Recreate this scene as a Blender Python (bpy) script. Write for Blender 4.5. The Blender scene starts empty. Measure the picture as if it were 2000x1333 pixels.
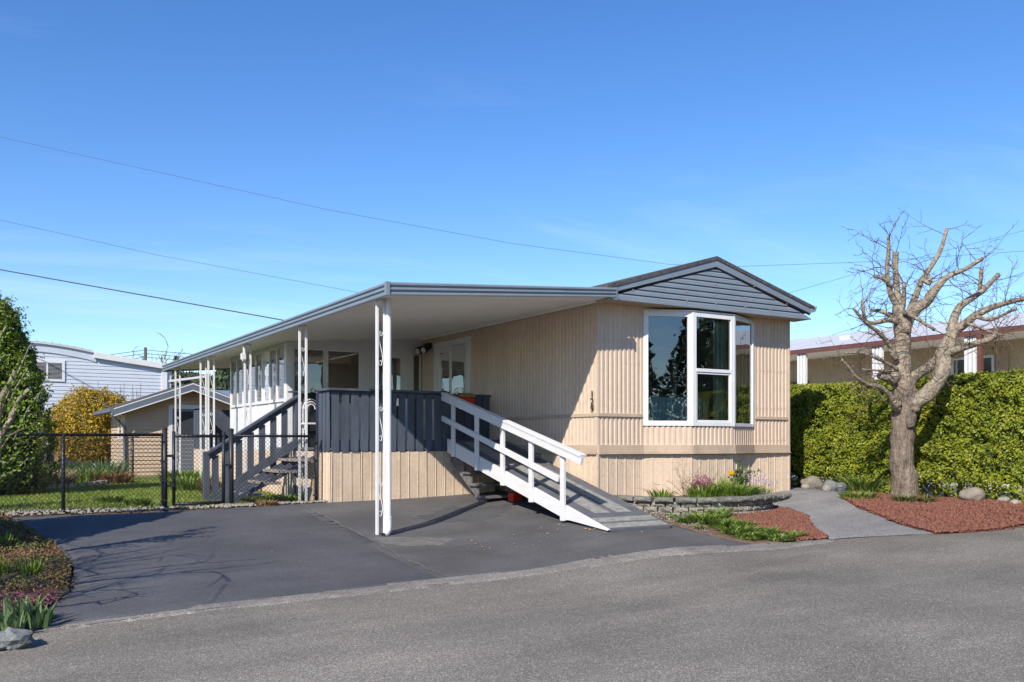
import bpy, bmesh, math, random
import numpy as np
from mathutils import Vector, Matrix, noise
from mathutils.geometry import delaunay_2d_cdt
random.seed(7); RNG = np.random.default_rng(7)
SC = bpy.context.scene
COL = SC.collection
# ------------------------------------------------------------------ camera
# world: origin at the front left corner of the mobile home, X along its front, Y back along its side
F_PX, HORIZON, YAW = 1778.0, 865.0, math.radians(31.5)
CAM = Vector((-8.5, -11.33, 1.45))
cam_d = bpy.data.cameras.new('camera'); cam = bpy.data.objects.new('camera', cam_d); COL.objects.link(cam)
cam.location = CAM; cam.rotation_euler = (math.radians(90), 0, -YAW)
cam_d.sensor_width = 36; cam_d.lens = F_PX / 2000 * 36; cam_d.shift_y = (HORIZON - 666.5) / 2000
cam_d.clip_end = 2000; SC.camera = cam
# ------------------------------------------------------------------ sky and sun
TO_SUN = Vector((-1.09, -0.74, 1.0)).normalized()
ELEV = math.asin(TO_SUN.z); AZ = math.atan2(TO_SUN.x, TO_SUN.y)
world = bpy.data.worlds.new('World'); SC.world = world; world.use_nodes = True
wn = world.node_tree.nodes; wl = world.node_tree.links
bg = wn['Background']; sky = wn.new('ShaderNodeTexSky'); sky.sky_type = 'NISHITA'; sky.sun_disc = False
sky.sun_elevation = ELEV; sky.sun_rotation = AZ; sky.altitude = 0; sky.air_density = 1.0; sky.dust_density = 0.0; sky.ozone_density = 4.0
bg.inputs['Strength'].default_value = 0.124
hsv = wn.new('ShaderNodeHueSaturation'); hsv.inputs['Saturation'].default_value = 1.22; hsv.inputs['Hue'].default_value = 0.509; wl.new(sky.outputs[0], hsv.inputs['Color'])
# faint high cirrus: noise on the sky plane overhead
tc = wn.new('ShaderNodeTexCoord'); sx = wn.new('ShaderNodeSeparateXYZ'); wl.new(tc.outputs['Generated'], sx.inputs[0])
zz = wn.new('ShaderNodeMath'); zz.operation = 'MAXIMUM'; zz.inputs[1].default_value = 0.03; wl.new(sx.outputs[2], zz.inputs[0])
cv = wn.new('ShaderNodeCombineXYZ')
for i_ in (0, 1):
    dv = wn.new('ShaderNodeMath'); dv.operation = 'DIVIDE'; wl.new(sx.outputs[i_], dv.inputs[0]); wl.new(zz.outputs[0], dv.inputs[1]); wl.new(dv.outputs[0], cv.inputs[i_])
mpw = wn.new('ShaderNodeMapping'); mpw.inputs['Rotation'].default_value = (0, 0, 0.5); mpw.inputs['Scale'].default_value = (0.16, 0.5, 1); wl.new(cv.outputs[0], mpw.inputs[0])
cn = wn.new('ShaderNodeTexNoise'); cn.inputs['Scale'].default_value = 1.1; cn.inputs['Detail'].default_value = 9; cn.inputs['Roughness'].default_value = 0.62; cn.inputs['Distortion'].default_value = 0.6; wl.new(mpw.outputs[0], cn.inputs['Vector'])
cm = wn.new('ShaderNodeMapRange'); cm.inputs[1].default_value = 0.52; cm.inputs[2].default_value = 0.85; cm.inputs[3].default_value = 0.0; cm.inputs[4].default_value = 0.20; wl.new(cn.outputs['Fac'], cm.inputs[0])
cmix = wn.new('ShaderNodeMix'); cmix.data_type = 'RGBA'; cmix.inputs[7].default_value = (7.5, 8.0, 8.6, 1); wl.new(cm.outputs[0], cmix.inputs[0]); wl.new(hsv.outputs[0], cmix.inputs[6])
wl.new(cmix.outputs[2], bg.inputs[0])
sun_d = bpy.data.lights.new('sun', 'SUN'); sun_d.energy = 4.3; sun_d.angle = math.radians(0.53); sun_d.color = (1.0, 0.93, 0.83)
sun = bpy.data.objects.new('sun', sun_d); COL.objects.link(sun)
sun.rotation_euler = (-TO_SUN).to_track_quat('-Z', 'Y').to_euler(); sun.location = (-20, -15, 25)
SC.view_settings.view_transform = 'Standard'; SC.view_settings.look = 'None'
SC.view_settings.exposure = 0.6; SC.view_settings.gamma = 1.0
SC.cycles.max_bounces = 8; SC.cycles.transparent_max_bounces = 12

def W(px, py, d):
    """point at view depth d seen at photo pixel (px, py): used only to measure positions"""
    u = (px - 1000) / F_PX; w = (HORIZON - py) / F_PX; s, c = math.sin(YAW), math.cos(YAW)
    return Vector((CAM.x + d*(s + u*c), CAM.y + d*(c - u*s), CAM.z + d*w))

# ------------------------------------------------------------------ materials
MATS = {}
def mat(name, col, rough=0.7, var=0.12, scale=6.0, bump=0.0, bscale=40.0, metal=0.0, spec=0.4, col2=None, scale2=None, stretch=(1,1,1), trans=0.0, transcol=None):
    m = bpy.data.materials.new(name); m.use_nodes = True; nt = m.node_tree; n = nt.nodes; l = nt.links
    p = n['Principled BSDF']; p.inputs['Roughness'].default_value = rough; p.inputs['Metallic'].default_value = metal
    p.inputs['Specular IOR Level'].default_value = spec
    geo = n.new('ShaderNodeNewGeometry'); mp = n.new('ShaderNodeMapping'); mp.inputs['Scale'].default_value = stretch
    l.new(geo.outputs['Position'], mp.inputs['Vector'])
    nz = n.new('ShaderNodeTexNoise'); nz.inputs['Scale'].default_value = scale; nz.inputs['Detail'].default_value = 5
    nz.inputs['Roughness'].default_value = 0.6; l.new(mp.outputs[0], nz.inputs['Vector'])
    cr = n.new('ShaderNodeValToRGB'); c2 = col2 if col2 else tuple(min(1, c*(1+var)) for c in col)
    c1 = col if col2 else tuple(c*(1-var) for c in col)
    cr.color_ramp.elements[0].position = 0.32; cr.color_ramp.elements[1].position = 0.68
    cr.color_ramp.elements[0].color = (*c1, 1); cr.color_ramp.elements[1].color = (*c2, 1)
    l.new(nz.outputs['Fac'], cr.inputs[0]); out = cr.outputs[0]
    if scale2:
        nz2 = n.new('ShaderNodeTexNoise'); nz2.inputs['Scale'].default_value = scale2[0]; nz2.inputs['Detail'].default_value = 4
        l.new(geo.outputs['Position'], nz2.inputs['Vector'])
        mr = n.new('ShaderNodeMapRange'); mr.inputs[1].default_value = 0.3; mr.inputs[2].default_value = 0.7
        mr.inputs[3].default_value = 1-scale2[1]; mr.inputs[4].default_value = 1+scale2[1]; l.new(nz2.outputs['Fac'], mr.inputs[0])
        mx = n.new('ShaderNodeMix'); mx.data_type = 'RGBA'; mx.blend_type = 'MULTIPLY'; mx.inputs[0].default_value = 1
        l.new(out, mx.inputs[6]); l.new(mr.outputs[0], mx.inputs[7]); out = mx.outputs[2]
    l.new(out, p.inputs['Base Color'])
    if bump:
        nb = n.new('ShaderNodeTexNoise'); nb.inputs['Scale'].default_value = bscale; nb.inputs['Detail'].default_value = 4
        l.new(mp.outputs[0], nb.inputs['Vector'])
        b = n.new('ShaderNodeBump'); b.inputs['Strength'].default_value = bump; b.inputs['Distance'].default_value = 0.02 if bump < .95 else 0.05
        l.new(nb.outputs['Fac'], b.inputs['Height']); l.new(b.outputs[0], p.inputs['Normal'])
    if trans:
        t = n.new('ShaderNodeBsdfTranslucent'); ms = n.new('ShaderNodeMixShader'); ms.inputs[0].default_value = trans
        if transcol: t.inputs[0].default_value = (*transcol, 1)
        else: l.new(out, t.inputs[0])
        o = n['Material Output']; l.new(p.outputs[0], ms.inputs[1]); l.new(t.outputs[0], ms.inputs[2]); l.new(ms.outputs[0], o.inputs[0])
    MATS[name] = m
    return m
def asphalt(name, base, speck, amount, patch=0.15, pscale=0.6, rough=0.85, bump=0.4, sscale=95):
    m = bpy.data.materials.new(name); m.use_nodes = True; nt = m.node_tree; n = nt.nodes; l = nt.links
    p = n['Principled BSDF']; p.inputs['Roughness'].default_value = rough; p.inputs['Specular IOR Level'].default_value = 0.3
    geo = n.new('ShaderNodeNewGeometry')
    vo = n.new('ShaderNodeTexVoronoi'); vo.inputs['Scale'].default_value = sscale; l.new(geo.outputs['Position'], vo.inputs['Vector'])
    sep = n.new('ShaderNodeSeparateColor'); l.new(vo.outputs['Color'], sep.inputs[0])
    cr = n.new('ShaderNodeValToRGB'); e = cr.color_ramp.elements
    e[0].position = 1-amount-0.12; e[0].color = (*base, 1); e[1].position = 1.0; e[1].color = (*speck, 1)
    l.new(sep.outputs[0], cr.inputs[0])
    nz = n.new('ShaderNodeTexNoise'); nz.inputs['Scale'].default_value = pscale; nz.inputs['Detail'].default_value = 7; nz.inputs['Roughness'].default_value = 0.62
    l.new(geo.outputs['Position'], nz.inputs['Vector'])
    mr = n.new('ShaderNodeMapRange'); mr.inputs[1].default_value = 0.3; mr.inputs[2].default_value = 0.7; mr.inputs[3].default_value = 1-patch; mr.inputs[4].default_value = 1+patch
    l.new(nz.outputs['Fac'], mr.inputs[0])
    n3 = n.new('ShaderNodeTexNoise'); n3.inputs['Scale'].default_value = 30; n3.inputs['Detail'].default_value = 6; n3.inputs['Roughness'].default_value = 0.7
    l.new(geo.outputs['Position'], n3.inputs['Vector'])
    mr3 = n.new('ShaderNodeMapRange'); mr3.inputs[1].default_value = 0.3; mr3.inputs[2].default_value = 0.7; mr3.inputs[3].default_value = 0.8; mr3.inputs[4].default_value = 1.2
    l.new(n3.outputs['Fac'], mr3.inputs[0])
    mp4 = n.new('ShaderNodeMapping'); mp4.inputs['Scale'].default_value = (0.28, 1.5, 1); mp4.inputs['Rotation'].default_value = (0, 0, 0.06); l.new(geo.outputs['Position'], mp4.inputs[0])
    n4 = n.new('ShaderNodeTexNoise'); n4.inputs['Scale'].default_value = 1.0; n4.inputs['Detail'].default_value = 8; n4.inputs['Roughness'].default_value = 0.68; l.new(mp4.outputs[0], n4.inputs['Vector'])
    mr4 = n.new('ShaderNodeMapRange'); mr4.inputs[1].default_value = 0.32; mr4.inputs[2].default_value = 0.68; mr4.inputs[3].default_value = 0.84; mr4.inputs[4].default_value = 1.18; l.new(n4.outputs['Fac'], mr4.inputs[0])
    mm0 = n.new('ShaderNodeMath'); mm0.operation = 'MULTIPLY'; l.new(mr.outputs[0], mm0.inputs[0]); l.new(mr4.outputs[0], mm0.inputs[1])
    mm = n.new('ShaderNodeMath'); mm.operation = 'MULTIPLY'; l.new(mm0.outputs[0], mm.inputs[0]); l.new(mr3.outputs[0], mm.inputs[1])
    mx = n.new('ShaderNodeMix'); mx.data_type = 'RGBA'; mx.blend_type = 'MULTIPLY'; mx.inputs[0].default_value = 1
    l.new(cr.outputs[0], mx.inputs[6]); l.new(mm.outputs[0], mx.inputs[7]); l.new(mx.outputs[2], p.inputs['Base Color'])
    b = n.new('ShaderNodeBump'); b.inputs['Strength'].default_value = bump; b.inputs['Distance'].default_value = 0.006
    l.new(sep.outputs[1], b.inputs['Height']); l.new(b.outputs[0], p.inputs['Normal'])
    MATS[name] = m; return m
def glass(name, tint=(0.80, 0.88, 0.85), boost=1.5, base=0.05):
    m = bpy.data.materials.new(name); m.use_nodes = True; nt = m.node_tree; n = nt.nodes; l = nt.links
    n.remove(n['Principled BSDF']); o = n['Material Output']
    t = n.new('ShaderNodeBsdfTransparent'); t.inputs[0].default_value = (*tint, 1)
    g = n.new('ShaderNodeBsdfGlossy'); g.inputs['Roughness'].default_value = 0.0; g.inputs['Color'].default_value = (1, 1, 1, 1)
    fr = n.new('ShaderNodeFresnel'); fr.inputs['IOR'].default_value = 1.5
    geo = n.new('ShaderNodeNewGeometry'); nz = n.new('ShaderNodeTexNoise'); nz.inputs['Scale'].default_value = 2.2
    l.new(geo.outputs['Position'], nz.inputs['Vector']); b = n.new('ShaderNodeBump'); b.inputs['Strength'].default_value = 0.05; b.inputs['Distance'].default_value = 0.05
    l.new(nz.outputs['Fac'], b.inputs['Height']); l.new(b.outputs[0], g.inputs['Normal'])
    ma = n.new('ShaderNodeMath'); ma.operation = 'MULTIPLY_ADD'; ma.inputs[1].default_value = boost; ma.inputs[2].default_value = base; ma.use_clamp = True
    l.new(fr.outputs[0], ma.inputs[0]); ms = n.new('ShaderNodeMixShader')
    l.new(ma.outputs[0], ms.inputs[0]); l.new(t.outputs[0], ms.inputs[1]); l.new(g.outputs[0], ms.inputs[2]); l.new(ms.outputs[0], o.inputs[0])
    MATS[name] = m; return m

mat('siding', (0.56, 0.436, 0.330), 0.55, 0.09, 1.5, scale2=(9, 0.06), stretch=(1, 1, 0.25))
mat('siding_trim', (0.47, 0.362, 0.262), 0.6, 0.10, 4, scale2=(25, 0.08))
mat('skirting', (0.58, 0.455, 0.335), 0.6, 0.12, 2.5, scale2=(16, 0.09), stretch=(1, 1, 0.3))
mat('soffit', (0.42, 0.31, 0.21), 0.7, 0.05)
mat('white_paint', (0.66, 0.655, 0.65), 0.45, 0.05, 5, scale2=(30, 0.03))
mat('white_frame', (0.68, 0.68, 0.675), 0.4, 0.04, 4)
mat('ramp_white', (0.62, 0.61, 0.60), 0.65, 0.05, 5, bump=0.15, bscale=18, scale2=(60, 0.04), stretch=(3, .6, 3))
mat('grey_metal', (0.185, 0.22, 0.26), 0.45, 0.06, 3, scale2=(20, 0.05))
mat('grey_trim', (0.12, 0.145, 0.175), 0.5, 0.07, 4)
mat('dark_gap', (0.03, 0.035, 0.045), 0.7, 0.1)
mat('shingle', (0.075, 0.07, 0.07), 0.9, 0.35, 14, bump=0.6, bscale=60)
mat('ceiling_white', (0.86, 0.84, 0.79), 0.6, 0.04, 3)
mat('navy_wood', (0.068, 0.080, 0.106), 0.6, 0.22, 6, bump=0.12, bscale=20, stretch=(1, 1, 0.3))
mat('worn_wood', (0.13, 0.12, 0.115), 0.8, 0.4, 9, bump=0.4, bscale=30)
mat('tread_wood', (0.25, 0.215, 0.18), 0.85, 0.35, 9, bump=0.4, bscale=30)
mat('ramp_deck', (0.10, 0.105, 0.115), 0.8, 0.18, 5, bump=0.2, bscale=40)
mat('ramp_strip', (0.24, 0.235, 0.21), 0.9, 0.3, 12, bump=0.4, bscale=60)
mat('black_metal', (0.020, 0.022, 0.027), 0.45, 0.2, 20)
mat('red_paint', (0.55, 0.03, 0.02), 0.45, 0.1)
mat('brass', (0.33, 0.22, 0.06), 0.5, 0.3, 30)
mat('grass', (0.15, 0.22, 0.03), 0.6, col2=(0.27, 0.32, 0.06), scale=2.0, trans=0.3, scale2=(30, 0.25))
mat('lawn_soil', (0.14, 0.17, 0.045), 0.95, 0.4, 4, bump=0.5, bscale=50, scale2=(40, 0.3))
mat('soil', (0.13, 0.085, 0.055), 0.95, 0.35, 5, bump=0.8, bscale=35, scale2=(45, 0.3))
mat('lava', (0.15, 0.055, 0.038), 0.95, 0.35, 25, bump=0.9, bscale=40, scale2=(60, 0.3))
mat('lava_chip', (0.070, 0.024, 0.016), 0.95, col2=(0.27, 0.112, 0.072), scale=28)
mat('pale_stone', (0.25, 0.23, 0.19), 0.85, 0.3, 12, bump=0.3)
mat('boulder', (0.22, 0.19, 0.15), 0.85, 0.25, 7, bump=0.7, bscale=20)
mat('granite', (0.10, 0.11, 0.115), 0.8, col2=(0.20, 0.21, 0.205), scale=9, bump=0.9, bscale=22)
mat('block', (0.19, 0.175, 0.145), 0.95, col2=(0.33, 0.30, 0.25), scale=3, bump=1.0, bscale=26, scale2=(30, 0.22))
mat('cap_block', (0.12, 0.115, 0.10), 0.95, col2=(0.25, 0.235, 0.205), scale=4, bump=0.9, bscale=40, scale2=(40, 0.25))
mat('bark', (0.115, 0.085, 0.062), 0.95, col2=(0.27, 0.215, 0.165), scale=11, bump=1.0, bscale=28, stretch=(1.6, 1.6, 0.35), scale2=(22, 0.25))
mat('limb', (0.14, 0.112, 0.078), 0.95, col2=(0.38, 0.32, 0.24), scale=14, bump=1.0, bscale=24, scale2=(40, 0.2))
mat('twig', (0.12, 0.075, 0.055), 0.9, 0.3, 20)
mat('hedge_leaf', (0.15, 0.20, 0.013), 0.5, col2=(0.37, 0.39, 0.032), scale=3.2, trans=0.30, scale2=(35, 0.35))
mat('fence_mesh', (0.018, 0.02, 0.024), 0.9, 0.2, spec=0.05)
mat('dirt_stain', (0.135, 0.127, 0.115), 0.9, 0.25, 9, scale2=(40, 0.2))
mat('crack_fill', (0.045, 0.043, 0.042), 0.9, 0.2)
mat('concrete', (0.42, 0.41, 0.38), 0.9, 0.1, 1.5, scale2=(20, .1))
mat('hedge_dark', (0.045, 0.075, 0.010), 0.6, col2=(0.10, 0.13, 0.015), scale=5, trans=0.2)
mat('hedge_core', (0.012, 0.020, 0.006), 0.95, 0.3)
mat('conifer_leaf', (0.08, 0.125, 0.014), 0.55, col2=(0.23, 0.27, 0.03), scale=3, trans=0.25, scale2=(30, 0.35))
mat('dark_conifer', (0.07, 0.105, 0.05), 0.7, 0.5, 1.2, trans=0.3)
mat('forsythia', (0.38, 0.25, 0.015), 0.6, col2=(0.60, 0.41, 0.025), scale=5, trans=0.25, scale2=(30, 0.3))
mat('forsythia_green', (0.16, 0.15, 0.05), 0.7, 0.3, 8, trans=0.2)
mat('lime_leaf', (0.16, 0.26, 0.02), 0.5, 0.3, 10, trans=0.35)
mat('weed_leaf', (0.11, 0.19, 0.025), 0.55, col2=(0.23, 0.30, 0.06), scale=6, trans=0.3)
mat('lily_leaf', (0.13, 0.23, 0.02), 0.5, col2=(0.22, 0.31, 0.04), scale=8, trans=0.35)
mat('iris_leaf', (0.10, 0.17, 0.06), 0.5, col2=(0.17, 0.24, 0.10), scale=8, trans=0.3)
mat('shrub_leaf', (0.06, 0.10, 0.02), 0.45, 0.35, 12, trans=0.2)
mat('dry_stem', (0.30, 0.22, 0.13), 0.9, 0.3, 20, trans=0.2)
mat('rust_cover', (0.14, 0.06, 0.035), 0.9, col2=(0.30, 0.19, 0.085), scale=12, trans=0.15)
mat('olive_cover', (0.10, 0.12, 0.03), 0.9, col2=(0.19, 0.17, 0.06), scale=7, trans=0.15)
mat('pink_flower', (0.33, 0.11, 0.17), 0.7, 0.3, 30, trans=0.3)
mat('blue_flower', (0.20, 0.18, 0.42), 0.7, 0.3, 30, trans=0.3)
mat('yellow_petal', (0.75, 0.42, 0.01), 0.5, 0.1, trans=0.35)
mat('shed_siding', (0.50, 0.375, 0.265), 0.65, 0.06, 4)
mat('pale_blue_siding', (0.50, 0.54, 0.60), 0.55, 0.04, 3)
mat('olive_siding', (0.50, 0.41, 0.25), 0.7, 0.06, 3)
mat('brown_trim', (0.14, 0.055, 0.045), 0.5, 0.1)
mat('pale_roof', (0.50, 0.51, 0.53), 0.5, 0.06, 2)
mat('cedar_board', (0.27, 0.235, 0.21), 0.85, 0.25, 6, stretch=(3, 3, 0.4))
mat('cedar_post', (0.33, 0.18, 0.08), 0.8, 0.2, 8)
mat('wire', (0.02, 0.03, 0.04), 0.6, 0.1)
mat('pole_wood', (0.12, 0.10, 0.08), 0.9, 0.2)
mat('room_wall', (0.34, 0.36, 0.28), 0.8, 0.1, 2)
mat('room_dark', (0.11, 0.09, 0.075), 0.6, 0.2, 3)
mat('sage_curtain', (0.32, 0.50, 0.37), 0.85, 0.08, 3, trans=0.3)
mat('teal_cabinet', (0.32, 0.46, 0.43), 0.6, 0.12, 4)
mat('pale_curtain', (0.50, 0.47, 0.42), 0.85, 0.06, 4, trans=0.3)
mat('rose_curtain', (0.50, 0.33, 0.28), 0.85, 0.06, 4, trans=0.3)
mat('dark_screen', (0.03, 0.033, 0.04), 0.7, 0.1)
mat('blind', (0.40, 0.40, 0.40), 0.6, 0.1)
mat('digit_black', (0.015, 0.012, 0.01), 0.5, 0.1)
mat('lamp_lens', (0.6, 0.6, 0.58), 0.3, 0.05)
mat('far_tree', (0.06, 0.07, 0.035), 0.9, 0.4, 0.5, trans=0.1)
mat('far_twig', (0.20, 0.17, 0.14), 0.9, 0.2, 1)
mat('seam_grey', (0.30, 0.29, 0.27), 0.9, 0.3, 30)
mat('leaf_litter', (0.45, 0.33, 0.15), 0.9, 0.3, 30)
asphalt('road_asphalt', (0.138, 0.123, 0.101), (0.42, 0.39, 0.34), 0.18, 0.24, 0.45, sscale=170)
asphalt('seal_asphalt', (0.088, 0.085, 0.084), (0.135, 0.132, 0.13), 0.10, 0.24, 0.8, rough=0.75, bump=0.25, sscale=140)
asphalt('seal_asphalt_b', (0.076, 0.075, 0.079), (0.118, 0.117, 0.122), 0.10, 0.24, 0.7, rough=0.72, bump=0.25, sscale=140)
asphalt('patch_asphalt', (0.070, 0.070, 0.073), (0.10, 0.10, 0.104), 0.08, 0.1, 2, bump=0.2)
asphalt('apron_asphalt', (0.176, 0.160, 0.140), (0.42, 0.39, 0.35), 0.20, 0.25, 2.5, sscale=120)
asphalt('path_asphalt', (0.172, 0.164, 0.155), (0.34, 0.33, 0.315), 0.25, 0.15, 1.5, sscale=150)
glass('glass', (0.90, 0.95, 0.93), boost=2.0, base=.08); glass('glass_dim', (0.62, 0.68, 0.66), 1.8, 0.06)

# ------------------------------------------------------------------ builders
ORG = {}
def link(o, parent=None):
    COL.objects.link(o)
    if parent is not None: o.parent = parent
    return o
def tag(o, label, cat, group=None, kind=None):
    if label: o['label'] = label
    if cat: o['category'] = cat
    if group: o['group'] = group
    if kind: o['kind'] = kind
    return o
def thing(name, label, cat, loc=(0, 0, 0), group=None):
    o = bpy.data.objects.new(name, None); link(o); o.location = loc; o.empty_display_size = 0.2
    ORG[o] = Vector(loc); return tag(o, label, cat, group)
class MB:
    def __init__(s): s.v = []; s.f = []
    def add(s, v, f):
        k = len(s.v); s.v += [tuple(p) for p in v]; s.f += [tuple(i + k for i in q) for q in f]; return s
    def box(s, x0, x1, y0, y1, z0, z1):
        return s.add([(x0,y0,z0),(x1,y0,z0),(x1,y1,z0),(x0,y1,z0),(x0,y0,z1),(x1,y0,z1),(x1,y1,z1),(x0,y1,z1)],
                     [(3,2,1,0),(4,5,6,7),(0,1,5,4),(1,2,6,5),(2,3,7,6),(3,0,4,7)])
    def bar(s, p0, p1, w, h, up=(0,0,1)):
        p0 = Vector(p0); p1 = Vector(p1); d = (p1-p0).normalized(); sd = d.cross(Vector(up)).normalized(); u = sd.cross(d)
        v = []
        for p in (p0, p1):
            for a, b in ((-1,-1),(1,-1),(1,1),(-1,1)): v.append(p + sd*(a*w/2) + u*(b*h/2))
        return s.add(v, [(3,2,1,0),(4,5,6,7),(0,1,5,4),(1,2,6,5),(2,3,7,6),(3,0,4,7)])
    def sheet(s, p0, p1, h, w_off):     # vertical-sided plank: bottom line p0-p1, height h (z), thickness vector
        p0 = Vector(p0); p1 = Vector(p1); t = Vector(w_off); H = Vector((0,0,h))
        return s.add([p0,p1,p1+t,p0+t,p0+H,p1+H,p1+t+H,p0+t+H],[(3,2,1,0),(4,5,6,7),(0,1,5,4),(1,2,6,5),(2,3,7,6),(3,0,4,7)])
    def tube(s, pts, r, n=6, cap=True, wob=0.0):
        pts = [Vector(p) for p in pts]; m = len(pts)
        if not hasattr(r, '__len__'): r = [r]*m
        k0 = len(s.v); ref = None
        for i, p in enumerate(pts):
            d = (pts[min(i+1, m-1)] - pts[max(i-1, 0)])
            if d.length < 1e-9: d = Vector((0,0,1))
            d.normalize()
            if ref is None:
                ref = Vector((1,0,0)) if abs(d.x) < 0.8 else Vector((0,1,0))
            a = (ref - d*ref.dot(d))
            if a.length < 1e-6: a = d.orthogonal()
            a.normalize(); b = d.cross(a); ref = a
            for k in range(n):
                t = 2*math.pi*k/n; rr = r[i]
                if wob: rr *= 1 + wob*noise.noise(p*2.2 + Vector((math.cos(t), math.sin(t), i*0.7))*1.3)
                s.v.append(tuple(p + (a*math.cos(t) + b*math.sin(t))*rr))
        for i in range(m-1):
            for k in range(n):
                q = k0 + i*n; s.f.append((q+k, q+(k+1)%n, q+n+(k+1)%n, q+n+k))
        if cap:
            s.f.append(tuple(k0 + n-1-k for k in range(n))); s.f.append(tuple(k0 + (m-1)*n + k for k in range(n)))
        return s
    def prism(s, prof, off):            # closed 3D outline swept along a vector
        n = len(prof); off = Vector(off); v = [Vector(p) for p in prof] + [Vector(p)+off for p in prof]
        return s.add(v, [tuple(range(n-1,-1,-1)), tuple(range(n,2*n))] + [(i,(i+1)%n,n+(i+1)%n,n+i) for i in range(n)])
    def build(s, name, m, parent=None, smooth=False, bevel=0.0, label=None):
        me = bpy.data.meshes.new(name)
        root = parent
        while root is not None and root.parent is not None: root = root.parent
        o0 = ORG.get(root, Vector((0,0,0))) if root is not None else Vector((0,0,0))
        me.from_pydata([(x-o0.x, y-o0.y, z-o0.z) for x,y,z in s.v], [], s.f); me.validate(); me.update()
        me.materials.append(MATS[m])
        if smooth: me.polygons.foreach_set('use_smooth', [True]*len(me.polygons))
        o = bpy.data.objects.new(name, me); link(o, parent)
        bmx = bmesh.new(); bmx.from_mesh(me); bmesh.ops.recalc_face_normals(bmx, faces=bmx.faces); bmx.to_mesh(me); bmx.free()
        if bevel:
            md = o.modifiers.new('bevel', 'BEVEL'); md.width = bevel; md.segments = 2; md.limit_method = 'ANGLE'
        if label: o['label'] = label
        return o
def np_mesh(name, V, Fq, m, parent=None):
    me = bpy.data.meshes.new(name); n = len(V); k = Fq.shape[1]
    me.vertices.add(n); me.vertices.foreach_set('co', np.ascontiguousarray(V, dtype=np.float32).ravel())
    me.loops.add(Fq.size); me.loops.foreach_set('vertex_index', Fq.astype(np.int32).ravel())
    me.polygons.add(len(Fq)); me.polygons.foreach_set('loop_start', np.arange(0, Fq.size, k, dtype=np.int32))
    me.update(calc_edges=True); me.materials.append(MATS[m])
    o = bpy.data.objects.new(name, me); link(o, parent); return o
def org_of(parent):
    root = parent
    while root is not None and root.parent is not None: root = root.parent
    return np.array(ORG.get(root, (0,0,0))) if root is not None else np.zeros(3)
def unit(a): return a/np.maximum(np.linalg.norm(a, axis=1, keepdims=True), 1e-9)
def leaves(name, P, N, size, m, parent=None, aspect=0.55, jit=0.8, cup=0.25):
    """kite-shaped leaf faces at points P facing roughly N"""
    n = len(P); N = unit(np.asarray(N) + jit*RNG.normal(size=(n,3))); T = unit(np.cross(N, RNG.normal(size=(n,3)))); B = np.cross(N, T)
    s = (size*RNG.uniform(0.6, 1.4, n))[:,None]; P = np.asarray(P) - org_of(parent)
    V = np.stack([P - T*s*0.5, P + B*s*0.5*aspect - N*s*cup*0.3, P + T*s*0.5, P - B*s*0.5*aspect - N*s*cup*0.3], 1).reshape(-1, 3)
    o = np_mesh(name, V, np.arange(4*n).reshape(-1,4), m, parent); o['kind'] = 'stuff'; return o
def blades(name, P, h, w, m, parent=None, lean=0.35, bend=0.5, fan=None):
    """grass and strap leaves: two-segment bent blades rooted at P; fan = outward vectors"""
    n = len(P); P = np.asarray(P, float) - org_of(parent); a = RNG.uniform(0, 2*np.pi, n)
    D = np.stack([np.cos(a), np.sin(a), np.zeros(n)], 1)
    if fan is not None: D = unit(np.asarray(fan) + 0.25*D)
    S = np.stack([-D[:,1], D[:,0], np.zeros(n)], 1); S = unit(S + 0.5*np.stack([D[:,0], D[:,1], np.zeros(n)],1)*RNG.normal(size=(n,1)))
    H = (h*RNG.uniform(0.55, 1.25, n))[:,None]; L = lean*RNG.uniform(0.2, 1.3, (n,1)); Wd = w*RNG.uniform(0.7,1.2,(n,1))
    up = np.array([0,0,1.0])
    m1 = P + up*H*0.55 + D*H*L*0.45; t = P + up*H*(1-0.25*bend) + D*H*L*(1+bend)
    V = np.stack([P - S*Wd*0.5, P + S*Wd*0.5, m1 + S*Wd*0.5, m1 - S*Wd*0.5, t + S*Wd*0.06, t - S*Wd*0.06], 1).reshape(-1,3)
    k = np.arange(n)[:,None]*6
    Fq = np.concatenate([k+np.array([0,1,2,3]), k+np.array([3,2,4,5])], 0)
    o = np_mesh(name, V, Fq, m, parent); o['kind'] = 'stuff'; return o
def stones(name, P, r, m, parent=None, flat=0.7):
    """many small angular stones joined into one mesh"""
    base = np.array([(1,0,0),(-1,0,0),(0,1,0),(0,-1,0),(0,0,1),(0,0,-1)], float)
    fc = np.array([(0,2,4),(2,1,4),(1,3,4),(3,0,4),(2,0,5),(1,2,5),(3,1,5),(0,3,5)])
    n = len(P); P = np.asarray(P, float) - org_of(parent); R = (r*RNG.uniform(0.5,1.5,n))[:,None,None]
    a = RNG.uniform(0, 2*np.pi, n); ca, sa = np.cos(a)[:,None], np.sin(a)[:,None]
    b = base[None]*RNG.uniform(0.6, 1.2, (n,6,1)); b = b + RNG.normal(scale=0.18, size=b.shape)
    x = b[:,:,0]*ca - b[:,:,1]*sa; y = b[:,:,0]*sa + b[:,:,1]*ca
    V = (np.stack([x, y, b[:,:,2]*flat], 2)*R + P[:,None,:]).reshape(-1,3)
    Fq = (fc[None] + (np.arange(n)*6)[:,None,None]).reshape(-1,3)
    return np_mesh(name, V, Fq, m, parent)
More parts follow.
